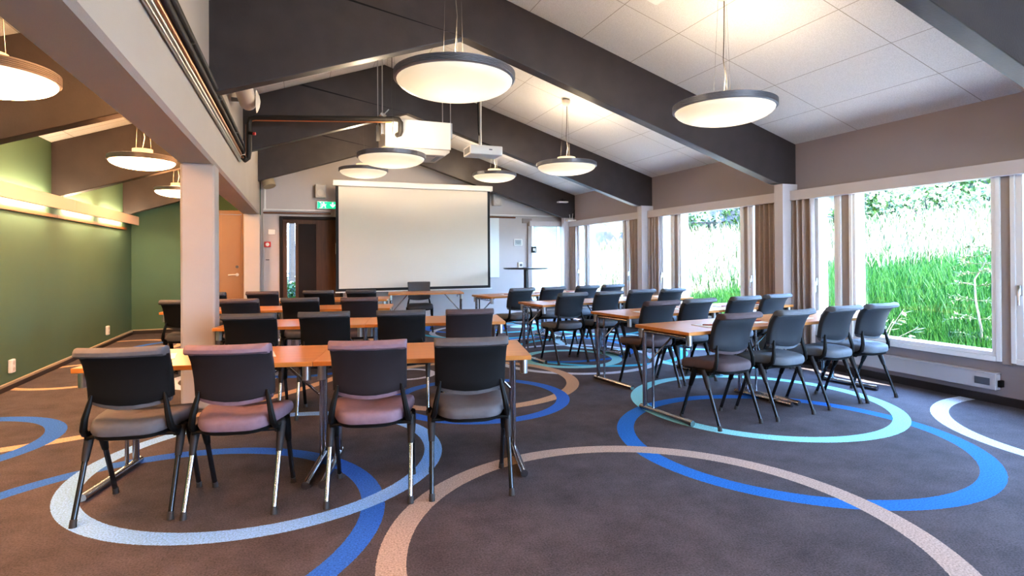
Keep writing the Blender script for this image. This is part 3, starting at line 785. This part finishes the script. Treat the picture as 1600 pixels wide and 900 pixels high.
e = empty('spotlight', (-.58, 10.85, 2.69), 0, 'cream cylinder spotlight high on the lintel end', 'spotlight')
e.scale = (1.7,1.7,1.7)
hd = MB().tube([(0.02,0,.09),(.02,-.01,.05),(.06,-.05,-.09)], [.05,.062,.062], 20); hd.build('spotlight_head', M['cream'], e, smooth=True)
MB().box(-.055,-.03,-.02,.02,-.03,.15).tube([(-.05,0,.14),(.0,0,.10)], .014, 8).build('bracket', M['white'], e)

e = empty('framed_notice', (4.36, YB, 1.575), 0, 'small framed grey notice on the end wall', 'notice')
MB().box(-.095,.095,-.02,-.001,-.075,.075).build('notice_frame', M['white'], e, bevel=.004)
MB().box(-.075,.075,-.022,-.019,-.055,.055).build('notice_sheet', mat('notice_grey', (.36,.38,.36), .5), e)
l = MB()
for z, w_ in ((.028,.05),(.010,.055),(-.008,.05),(-.026,.035)): l.box(-w_, w_, -.0232, -.0218, z-.003, z+.003)
l.build('notice_lines', M['display'], e)
o = MB().box(4.575,4.655,YB-.06,YB-.001,0,2.03).build('trim_pole', M['mullion']); struct(o, 'taupe vertical trim left of the blind', 'trim')
o = MB().box(4.46,4.665,YB-.05,YB-.001,1.985,2.085).build('trim_bracket', M['mullion']); struct(o, 'taupe bracket above the vertical trim', 'trim')
e = empty('wall_panel', (4.70, YB-.06, 1.42), 0, 'black square control panel beside the blind', 'control panel')
MB().box(-.052,.052,-.03,-.001,-.065,.065).build('panel_case', M['black'], e, bevel=.005)
MB().box(-.025,.01,-.032,-.029,-.025,.03).box(.018,.034,-.032,-.029,-.045,.03).build('panel_display', M['white'], e)
e = empty('sensor', (5.42, 10.66, 2.045), 0, 'white aerial device on top of the valance in the far corner', 'device')
MB().box(-.14,.05,-.12,.0,-.037,.0).build('device_body', M['white'], e, bevel=.008)
MB().tube([(-.06,-.05,0),(-.08,-.06,.11)], .006, 6).tube([(-.02,-.05,0),(.0,-.06,.13)], .006, 6).build('aerial', M['white'], e)
MB().tube([(.03,-.03,.0),(.045,-.05,.09),(.03,-.06,.17),(.04,-.07,.2)], .006, 6).build('cable', M['black'], e, smooth=True)
e = empty('shelf_projector', (5.17, 10.62, 2.41), 0, 'small white sensor fixed on the farthest beam end', 'sensor')
MB().box(-.12,.10,-.12,0,-.02,.012).build('sensor_body', M['white'], e, bevel=.008)
MB().tube([(0,-.04,.01),(0,-.04,.07)], .015, 8).tube([(-.06,-.04,.05),(.06,-.04,.05)], .008, 8).build('bracket', M['black'], e)

# sockets on the green wall
for y, lab in ((6.846, 'white double socket low on the green wall, nearer one'), (9.775, 'white double socket low on the green wall, farther one')):
    e = empty('wall_socket', (XL, y, .226), 0, lab, 'socket', 'sockets on the green wall')
    MB().box(.001,.035,-.042,.042,-.065,.065).build('socket_plate', M['white'], e, bevel=.008)
    MB().tube([(.034,0,.03),(.037,0,.03)], .02, 14).tube([(.034,0,-.03),(.037,0,-.03)], .02, 14).build('socket_hole', M['vent'], e)

# ------------------------------------------------------------------ pipes on the lintel
XP = XB1
o = MB()
def pipe(pts, r, name, m, label, n=10):
    o = MB().tube(pts, r, n).build(name, m, smooth=True); return tag(o, label, 'pipe')
pipe([(XP+.02,Y0,2.405),(XP+.02,7.26,2.405)], .012, 'conduit_pipe', M['steel'], 'lowest thin steel conduit along the lintel')
pipe([(XP+.022,Y0,2.44),(XP+.022,7.25,2.44)], .015, 'conduit_pipe', M['steel'], 'second steel conduit up along the lintel')
pipe([(XP+.024,Y0,2.485),(XP+.024,7.24,2.485)], .017, 'copper_pipe', M['copper'], 'bare copper pipe between the conduits and the black insulation')
pipe([(XP+.032,Y0,2.545),(XP+.032,7.20,2.545),(XP+.035,7.24,2.53),(XP+.04,7.27,2.50)], .026, 'insulated_pipe', M['insul'], 'lower black insulated pipe along the lintel')
bend = [(XP+.04,Y0,2.61),(XP+.04,7.18,2.61)]
pipe(bend+[(XP+.05,7.24,2.56)], .027, 'insulated_pipe', M['insul'], 'upper black insulated pipe along the lintel')
riser = [(XP+.055,7.20,2.44),(XP+.07,7.27,2.42),(XP+.10,7.29,2.45),(XP+.11,7.29,2.52),(XP+.11,7.29,2.86),(XP+.125,7.28,2.915),(XP+.18,7.26,2.93),(1.08,6.82,2.935),(1.135,6.79,2.925),(1.155,6.78,2.89),(1.155,6.79,2.78),(1.15,6.82,2.755),(1.12,6.86,2.75)]
pipe(riser, .030, 'insulated_pipe', M['insul'], 'black insulated pipe rising and crossing to the air conditioner')
riser2 = [(XP+.045,7.16,2.44),(XP+.06,7.24,2.43),(XP+.085,7.31,2.5),(XP+.085,7.31,2.84),(XP+.10,7.31,2.885),(XP+.17,7.29,2.905),(1.06,6.85,2.905)]
pipe(riser2, .013, 'copper_pipe', M['copper'], 'copper pipe under the black crossing pipe')
e = empty('valve', (XP+.11, 7.25, 2.74), 0, 'small valve with red knob on the pipe riser', 'valve')
MB().tube([(0,0,0),(.05,-.02,-.01)], .02, 10).build('valve_body', M['black'], e, smooth=True)
MB().tube([(.05,-.02,-.01),(.075,-.03,-.012)], .018, 10).build('valve_knob', M['red'], e, smooth=True)
for y, n_ in ((2.6,'nearest'),(3.9,'second'),(5.2,'third'),(6.5,'farthest')):
    e = MB().box(XP, XP+.062, y, y+.018, 2.577, 2.583).build('pipe_clamp', M['steel']); tag(e, '%s steel clamp holding the pipe bundle on the lintel' % n_, 'clamp', 'pipe clamps on the lintel')

# air conditioner
e = empty('air_conditioner', (1.40, 6.90, 2.62), 0, 'white ceiling air conditioner hanging before the second beam', 'air conditioner')
m = MB(); m.box(-.41,.41,0,.62,.0,.345); m.build('unit_body', M['white'], e, bevel=.01)
m = MB(); pf = [(-.40,0),(.40,0),(.40,-.03),(.34,-.075),(-.34,-.075),(-.40,-.03)]
m.prism([(x,z) for x,z in pf], .02, .60); m.build('unit_panel', M['vent'], e, bevel=.01)
MB().box(-.30,.22,.06,.11,-.078,-.073).box(.25,.30,.14,.48,-.078,-.073).box(-.30,-.25,.14,.48,-.078,-.073).build('air_slot', M['display'], e)
for sx, yy in ((-.43,.1),(-.43,.52),(.43,.1),(.43,.52)):
    x = sx; zt = zc(1.40+x)-2.62
    MB().tube([(x,yy,.2),(x,yy,zt)], .007, 6).box(x-.02,x+.02,yy-.02,yy+.02,.16,.36).build('hanger', M['steel'], e)
MB().tube([(-.46,.06,.40),(-.40,.06,.36)], .03, 10).tube([(-.44,.05,.37),(-.36,.05,.46)], .008, 6).build('valve_fitting', M['steel'], e, smooth=True)

# projector
e = empty('projector', (2.11, 6.50, 2.49), 0, 'white projector hanging from the ceiling on a pole', 'projector')
MB().box(-.205,.205,-.13,.17,0,.11).build('projector_body', M['white'], e, bevel=.012)
v = MB()
for i in range(6): v.box(-.2075,-.204,-.10+i*.04,-.075+i*.04,.02,.09)
v.build('vent_grille', M['display'], e)
MB().box(.03,.07,-.132,-.129,.055,.068).build('badge', M['display'], e)
MB().lathe([(.0005,0),(.035,0),(.035,.02),(.028,.022),(.0005,.012)], 20, (0,0,0)).build('lens', M['display'], e, smooth=True)
q = e.children[-1]
for ch in e.children:
    if ch.name.startswith('lens'): ch.rotation_euler = (R(-90),0,0); ch.location = (-.1,.17,.055)
zt = zc(2.11)-2.49
MB().tube([(-.03,.03,.11),(-.03,.03,zt)], .02, 10).box(-.075,.015,-.01,.07,.11,.135).box(-.065,.005,-.005,.065,zt-.25,zt+.01).build('mount_pole', M['steel'], e)
MB().tube([(-.055,.02,zt-.02),(-.06,.02,zt-.3),(-.058,.02,.45),(-.055,.02,.30),(-.02,.03,.18),(.1,.04,.15),(.2,.06,.12),(.235,.06,.07),(.205,.06,.03)], .008, 8).build('cable', M['black'], e, smooth=True)

# duct valve between the beams on the lintel, box at ceiling
e = empty('ventilation_duct', (-.50, 6.35, 2.93), 0, 'white round ventilation duct end above the lintel', 'duct')
MB().tube([(.0,-1.2,.0),(.0,.25,0)], .085, 20).build('duct_pipe', M['vent'], e, smooth=True)
MB().lathe([(.0005,.03),(.06,.02),(.11,.0),(.12,-.01),(.0005,-.02)], 28).build('duct_valve', M['white'], e, smooth=True)
for ch in e.children:
    if ch.name.startswith('duct_valve'): ch.rotation_euler = (R(0),R(90),0); ch.location = (.10,.1,-.02)
MB().box(-.16,.02,.16,.2,-.02,.02).build('bracket', M['steel'], e)
e = empty('ceiling_box', (2.66, 3.80, zc(2.66)-.035), 0, 'pale rounded box on the ceiling at the top edge of the photo', 'ceiling box')
o = MB().box(-.16,.16,-.14,.14,-.03,.03).build('box_cover', M['whiteboard'], e, bevel=.025); o.rotation_euler = (0,R(17.4),0)
o = MB().box(-.2,-.165,-.05,.05,-.02,.02).build('box_socket', M['display'], e, bevel=.004); o.rotation_euler = (0,R(17.4),0)

# ------------------------------------------------------------------ outdoors
import numpy as np
rng = np.random.default_rng(5)
def hz(x, y):
    """meadow height"""
    x = np.asarray(x, float); y = np.asarray(y, float)
    d = np.clip(x-6.4, 0, None)
    z = .05+.29*np.minimum(d, 5.7)+.05*np.clip(d-5.7, 0, None)
    back = np.clip((y-11.5)/6, 0, 1)*np.clip((6.4-x)/4, 0, 1)
    z = z+.05*np.sin(x*1.3+y*.7)+.06*np.sin(y*.9-x*.4)*np.clip(d,0,1) - .05*back
    return np.where(x < 6.0, np.minimum(z, .03)-.06, z-.03)

def leafmat(name, c1, c2, scale=3.0):
    m, nt, N, L, P = new(name)
    g = N.new('ShaderNodeNewGeometry'); r = N.new('ShaderNodeValToRGB')
    r.color_ramp.elements[0].color = (*c1,1); r.color_ramp.elements[1].color = (*c2,1)
    L.new(g.outputs['Random Per Island'], r.inputs['Fac']); L.new(r.outputs['Color'], P.inputs['Base Color'])
    P.inputs['Roughness'].default_value = .6; P.inputs['Specular IOR Level'].default_value = .2
    tr = N.new('ShaderNodeBsdfTranslucent'); L.new(r.outputs['Color'], tr.inputs['Color'])
    x = N.new('ShaderNodeMixShader'); x.inputs[0].default_value = .35
    L.new(P.outputs[0], x.inputs[1]); L.new(tr.outputs[0], x.inputs[2]); L.new(x.outputs[0], N['Material Output'].inputs['Surface']); return m
M['grass'] = leafmat('lush_grass', (.0025,.034,.005), (.036,.105,.014))  # near grass has its shade put into the dark green; tufts share it
M['straw'] = leafmat('pale_grass', (.018,.030,.006), (.36,.32,.19))  # far grass, sunlight put into the pale colour
M['leaf'] = leafmat('bush_leaves', (.0015,.012,.002), (.028,.060,.008))
M['leafpale'] = leafmat('pale_leaves', (.012,.035,.006), (.20,.23,.12))
M['leafdark'] = leafmat('tree_leaves', (.001,.006,.0015), (.010,.032,.005))
M['needle'] = leafmat('sapling_leaves', (.03,.055,.012), (.20,.21,.10))
M['bark'] = mat('bark', (.007,.006,.006), .9, var=.4, scale=12, bump=.5, bscale=40)
M['palebark'] = mat('pale_bark', (.17,.15,.11), .8, var=.2, scale=20)
M['rock'] = mat('pale_rock', (.085,.08,.08), .9, var=.75, scale=1.6, bump=.8, bscale=8)
M['soil'] = mat('meadow_soil', (.02,.035,.01), .95, var=.4, scale=1.5)

xs = np.concatenate([np.linspace(-14, 5.9, 24), np.linspace(6.2, 26, 56)]); ys = np.linspace(-8, 44, 90)
m = MB(); m.grid([[(float(x), float(y), float(hz(x, y))) for y in ys] for x in xs])
# leave out the building's footprint
keep = []
for q in m.f:
    cx = sum(m.v[i][0] for i in q)/4; cy = sum(m.v[i][1] for i in q)/4
    if not (XL-.9 < cx < XR+.1 and Y0-.9 < cy < YB+.1): keep.append(q)
m.f = keep
o = m.build('ground', M['soil'], smooth=True); struct(o, 'meadow slope rising outside the windows', 'ground')

struct(MB().box(5.62, 6.7, Y0-2, YB+3, -.02, .035).build('gravel_path', mat('pale_gravel', (.66,.58,.46), .95, var=.25, scale=60)), 'pale gravel path along the window wall outside', 'path')  # unseen strip put in to bounce sunlight up onto the ceiling
def blades(name, n, region, m, hmin, hmax, wid, label):
    V = np.zeros((0,3)); 
    X = []; Y = []
    while len(X) < n:
        x = rng.uniform(6.3, 16, n); y = rng.uniform(1.5, 34, n); k = region(x, y, rng.uniform(0,1,n))
        X += list(x[k]); Y += list(y[k])
    x = np.array(X[:n]); y = np.array(Y[:n]); z = hz(x, y)
    h = rng.uniform(hmin, hmax, n); a = rng.uniform(0, 6.283, n); l = rng.uniform(.05,.5,n)*h; b = rng.uniform(0, 6.283, n)
    dist = np.sqrt(x*x+y*y); w = wid*(dist/8)
    p = np.empty((n,5,3))
    dx = np.cos(a)*w; dy = np.sin(a)*w
    p[:,0] = np.c_[x-dx, y-dy, z-.02]; p[:,1] = np.c_[x+dx, y+dy, z-.02]
    mx = x+np.cos(b)*l*.35; my = y+np.sin(b)*l*.35
    p[:,2] = np.c_[mx+dx*.8, my+dy*.8, z+h*.6]; p[:,3] = np.c_[mx-dx*.8, my-dy*.8, z+h*.6]
    p[:,4] = np.c_[x+np.cos(b)*l, y+np.sin(b)*l, z+h]
    verts = p.reshape(-1,3); base = np.arange(n)*5
    loops = np.c_[base, base+1, base+2, base+3, base+3, base+2, base+4].ravel()
    starts = np.c_[np.arange(n)*7, np.arange(n)*7+4].ravel()
    me = bpy.data.meshes.new(name); me.vertices.add(len(verts)); me.vertices.foreach_set('co', verts.ravel())
    me.loops.add(len(loops)); me.loops.foreach_set('vertex_index', loops.astype(np.int32))
    me.polygons.add(2*n); me.polygons.foreach_set('loop_start', starts.astype(np.int32)); me.update(calc_edges=True); me.validate()
    o = link(name, me, m); tag(o, label, 'grass', kind='stuff')
def shaded(x, y, r):
    edge = 10.1+.5*np.sin(y*1.7)-1.6*np.clip(y-7.2, 0, 10)
    return (x < edge+rng.normal(0,.35,len(x))) & (r < np.clip(8.0/(x*x)*6, .25, 1))
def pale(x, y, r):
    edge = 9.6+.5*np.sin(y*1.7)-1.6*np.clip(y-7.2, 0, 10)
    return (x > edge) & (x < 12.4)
blades('meadow_grass', 42000, shaded, M['grass'], .16, .42, .006, 'lush green meadow grass close outside the windows')
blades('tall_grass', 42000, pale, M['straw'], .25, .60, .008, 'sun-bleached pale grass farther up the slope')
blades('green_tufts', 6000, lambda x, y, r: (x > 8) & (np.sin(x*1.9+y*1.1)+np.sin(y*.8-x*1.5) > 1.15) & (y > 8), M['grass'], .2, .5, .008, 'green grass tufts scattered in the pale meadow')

def leaves(mb, n, cen, rad, size, droop=0):
    cen = np.array(cen); 
    for _ in range(n):
        d = rng.normal(0,1,3); d /= np.linalg.norm(d); p = cen + d*np.array(rad)*(rng.uniform(.35,1)**.5)
        a = Vector(rng.normal(0,1,3)).normalized(); b = a.cross(Vector(rng.normal(0,1,3))).normalized()
        s = size*rng.uniform(.6,1.3); p = Vector(p)
        mb.add([p-a*s*.5, p+b*s*.28, p+a*s*.5, p-b*s*.28], [(0,1,2,3)])
def bush(x, y, r, h, mk, label, n=900, size=.13):
    z = float(hz(x,y)); e = empty('bush', (x,y,z), 0, label, 'bush', 'bushes beyond the meadow')
    b = MB()
    for _ in range(6):
        q = rng.uniform(-.5,.5,3); leaves(b, n//6, (q[0]*r, q[1]*r, h*(.5+.3*q[2])), (r*.7, r*.7, h*.5), size)
    b.build('foliage', M[mk], e, fix=False)
    t = MB()
    for k in range(4):
        a = k*1.57+rng.uniform(0,1); t.tube([(0,0,-.05),(.15*math.cos(a)*r,.15*math.sin(a)*r,h*.35),(.4*math.cos(a)*r,.4*math.sin(a)*r,h*.7)], [.03,.02,.008], 6)
    t.build('stem', M['bark'], e)
wins = ['nearest','middle','farthest']
bushes = [(13.0,7.2,1.0,.95,'leafpale'),(13.2,8.4,1.1,1.1,'leafpale'),(13.1,9.6,1.0,.95,'leaf'),(12.6,10.7,.9,.8,'leafpale'),(14.4,8.9,1.2,1.6,'leaf'),(14.6,7.4,1.2,1.5,'leaf'),(14.9,10.6,1.3,1.6,'leafpale'),
          (12.9,13.4,1.0,1.2,'leaf'),(13.4,14.6,1.2,1.5,'leafpale'),(12.5,15.4,.9,.9,'leaf'),(13.8,16.4,1.3,1.7,'leaf'),(12.4,19.5,1.3,1.5,'leafpale'),(13.5,22,1.5,1.9,'leaf'),(11.4,21.6,1.1,1.0,'leaf')]
where = ['right edge of nearest picture window','right part of nearest picture window','centre of nearest picture window','left part of nearest picture window','back row centre, nearest picture window','back row right, nearest picture window','back row left, nearest picture window',
         'right part of middle picture window','centre of middle picture window','low left of middle picture window','back left of middle picture window','right part of farthest picture window','back of farthest picture window','left low part of farthest picture window']
for (x,y,r,h,mk), wh in zip(bushes, where):
    bush(x, y, r, h, mk, ('pale' if mk == 'leafpale' else 'green')+' leafy bush seen in the '+wh)

def tree(x, y, h, r, tr, label, mk='leafdark', n=1700, lean=(0,0), low=.35):
    z = float(hz(x,y)); e = empty('tree', (x,y,z), 0, label, 'tree', 'trees behind the meadow')
    MB().tube([(0,0,-.1),(lean[0]*.4,lean[1]*.4,h*.35),(lean[0],lean[1],h*.75),(lean[0],lean[1],h)], [tr,tr*.85,tr*.5,.02], 10).build('trunk', M['bark'], e, smooth=True)
    b = MB()
    for _ in range(9):
        a = rng.uniform(0,6.28); q = rng.uniform(.1,.75)*r; zz = rng.uniform(low,.95)*h
        leaves(b, n//9, (lean[0]*zz/h+q*math.cos(a), lean[1]*zz/h+q*math.sin(a), zz), (r*.5,r*.5,h*.16), .24)
    b.build('foliage', M[mk], e, fix=False)
trees = [(17.5,9.6,6,2.0,.24,'two thick grey trunks visible'),(18.2,10.6,6.5,2.1,.30,''),(16.8,12.3,6,2.2,.16,''),(19.0,8.0,6.5,2.2,.22,''),(19.5,12.6,7,2.6,.2,''),(20.0,15.0,7,2.7,.2,''),(17.2,18.0,6,2.3,.2,''),(17.6,20.6,7,2.6,.2,''),(16.6,24.0,7,2.8,.22,''),(16.5,28.0,7,2.8,.22,''),(13.5,29.5,7,3,.2,''),(21,18,8,3.2,.25,''),(20.5,11,8,3,.2,'')]
tl = ['dark leafed tree with the left of two thick trunks, nearest window','dark leafed tree with the thickest trunk, nearest window','tree at the upper left of the nearest picture window','tree at the upper right corner of the nearest picture window','tall tree behind the two thick trunks','tree behind the pale bushes toward the middle window','tree at the right of the middle picture window','tree at the top of the middle picture window','tree at the left of the middle picture window','tree right in the farthest picture window','tree left in the farthest picture window','tallest back tree behind the middle window','back tree between the trunks of the nearest window']
for k, ((x,y,h,r,t,_), lab) in enumerate(zip(trees, tl)):
    if k in (4, 11, 12): continue
    tree(x, y, h, r, t, lab, low=.22)

def rock(x, y, s, label, k):
    z = float(hz(x,y)); m = MB(); rows = []
    for i in range(9):
        th = math.pi*i/8; row = []
        for j in range(14):
            ph = 2*math.pi*j/14; q = 1+.22*math.sin(3*ph+k)+.18*math.sin(5*th+2*ph+k*2)+.1*math.sin(7*ph-3*th)
            row.append((x+s[0]*q*math.sin(th)*math.cos(ph), y+s[1]*q*math.sin(th)*math.sin(ph), z+s[2]*(.3+q*math.cos(th))))
        rows.append(row)
    m.grid(rows, True); o = m.build('boulder', M['rock']); tag(o, label, 'rock', 'pale rocks on the slope')
rocks = [((13.6,15.3),(1.1,1.6,1.3),'big pale boulder high in the middle picture window'),((12.9,17.2),(1.0,1.4,1.0),'pale boulder at the left of the middle picture window'),((14.2,13.2),(1.0,1.3,1.2),'pale boulder at the right of the middle picture window'),
         ((12.0,20.4),(1.2,1.8,1.3),'big pale boulder in the farthest picture window'),((11.2,23.5),(1.2,1.8,1.2),'pale boulder at the left of the farthest picture window'),((13.4,19.2),(1.2,1.6,1.6),'tall pale boulder at the right of the farthest window')]
for k, ((x,y),s,lab) in enumerate(rocks): rock(x, y, (s[0]*1.1, s[1]*1.2, s[2]*1.5), lab, k)

# sapling close to the glass
x, y = 6.86, 3.86; z = float(hz(x,y))
e = empty('sapling', (x,y,z), 0, 'slender young sapling with tiered pale branches outside the nearest window', 'sapling')
MB().tube([(0,0,-.02),(-.01,-.03,.3),(0,.03,.62),(.0,.04,.85),(.02,-.06,1.05),(.02,-.02,1.25)], [.014,.012,.010,.008,.006,.003], 8).build('stem', M['palebark'], e, smooth=True)
b = MB()
for zz, ln in ((.22,.26),(.42,.30),(.62,.27),(.78,.26),(.92,.22),(1.02,.26),(1.10,.2),(1.2,.14)):
    for sgn in (-1, 1):
        for k in range(2):
            a = math.pi/2*sgn + rng.uniform(-.55,.55)
            tip = Vector((ln*math.cos(a)*.6, ln*math.sin(a), .05*rng.uniform(-1,1)))
            p0 = Vector((0,.02,zz)); bt = p0+tip
            b.tube([p0, p0+tip*.5+Vector((0,0,.02)), bt], [.004,.003,.001], 5)
            for q in range(26):
                t = rng.uniform(.2,1); p = p0+tip*t+Vector((0,0,.02*math.sin(t*3.1)))
                d = Vector((rng.normal(0,.5), rng.normal(0,.5)+.4*sgn, rng.normal(-.1,.3))).normalized(); w_ = d.cross(Vector((0,0,1))).normalized()
                s = rng.uniform(.03,.06); b.add([p, p+d*s*.5+w_*s*.16, p+d*s, p+d*s*.5-w_*s*.16], [(0,1,2,3)])
b.build('branch', M['needle'], e, fix=False)
x, y = 6.35, 4.62; z = float(hz(x,y))
e = empty('leafy_plant', (x,y,z), 0, 'pale broad-leaved plant at the lower left of the nearest picture window', 'plant')
b = MB(); t = MB()
for k in range(10):
    a = k*.63+.2; l = .22+.10*(k % 3); top = Vector((l*math.cos(a)*.7, l*math.sin(a), .46+.07*(k % 4)))
    t.tube([(0,0,0), top*.5+Vector((0,0,.1)), top], [.006,.005,.003], 5)
    for q in range(9):
        d = Vector((math.cos(a+rng.normal(0,.7)), math.sin(a+rng.normal(0,.7)), rng.normal(.1,.4))).normalized(); w_ = d.cross(Vector((0,0,1))).normalized()
        p = top*(.72+.28*rng.uniform(0,1)); s = rng.uniform(.07,.12); b.add([p, p+d*s*.5+w_*s*.25, p+d*s, p+d*s*.5-w_*s*.25], [(0,1,2,3)])
b.build('foliage', M['needle'], e, fix=False); t.build('stem', M['palebark'], e)

# behind the entrance door
tree(-.15, 14.2, 5, 1.3, .085, 'grey garden tree seen through the glass of the entrance door', 'leaf', 500, low=.5)
e = None
for k, (x,y,r,h,lab) in enumerate([(-.12,13.0,.55,.75,'green shrub seen low through the entrance door glass'),(-.35,14.4,.5,.9,'pale shrub farther behind the entrance door glass')]):
    bush(x, y, r, h, 'leaf' if k == 0 else 'leafpale', lab, 500, .12)

# ------------------------------------------------------------------ light
W = bpy.data.worlds.new('World'); SC.world = W; W.use_nodes = True
bg = W.node_tree.nodes['Background']; N = W.node_tree.nodes; L = W.node_tree.links
tc = N.new('ShaderNodeTexCoord'); sp = N.new('ShaderNodeSeparateXYZ'); L.new(tc.outputs['Generated'], sp.inputs[0])
r = ramp_grad(N, L, sp.outputs['Z'], [(.0,(.60,.78,1.0)), (.25,(.40,.62,1.0)), (.9,(.22,.45,1.0))])
L.new(r.outputs['Color'], bg.inputs['Color']); bg.inputs['Strength'].default_value = 25
S = bpy.data.lights.new('sun', 'SUN'); S.energy = 38; S.color = (1,.95,.87); S.angle = R(.6)
so = bpy.data.objects.new('sun', S); COL.objects.link(so)
so.rotation_euler = Vector((-.24,.62,-.75)).to_track_quat('-Z','Y').to_euler()
so.location = (10,-8,12)

# ------------------------------------------------------------------ camera
f, yaw, pitch, roll, cy, Hc = 874.92, R(20.8439), R(.2413), R(-.3713), 399.05, 1.25
fw = Vector((math.sin(yaw)*math.cos(pitch), math.cos(yaw)*math.cos(pitch), math.sin(pitch)))
rt = Vector((math.cos(yaw), -math.sin(yaw), 0)); up = rt.cross(fw)
r2 = rt*math.cos(roll)+up*math.sin(roll); u2 = -rt*math.sin(roll)+up*math.cos(roll)
cam = bpy.data.cameras.new('camera'); co = bpy.data.objects.new('camera', cam); COL.objects.link(co)
cam.sensor_fit = 'HORIZONTAL'; cam.sensor_width = 36; cam.lens = f/1600*36; cam.shift_y = (cy-450)/1600; cam.clip_start = .05; cam.clip_end = 200
mw = Matrix((( r2.x,u2.x,-fw.x,0),( r2.y,u2.y,-fw.y,0),( r2.z,u2.z,-fw.z,Hc),(0,0,0,1)))
co.matrix_world = mw
SC.camera = co

SC.view_settings.view_transform = 'Standard'
SC.view_settings.look = 'Medium High Contrast'
SC.view_settings.exposure = .85
SC.cycles.use_denoising = True
SC.cycles.max_bounces = 10; SC.cycles.diffuse_bounces = 6; SC.cycles.transparent_max_bounces = 12
SC.cycles.sample_clamp_indirect = 8
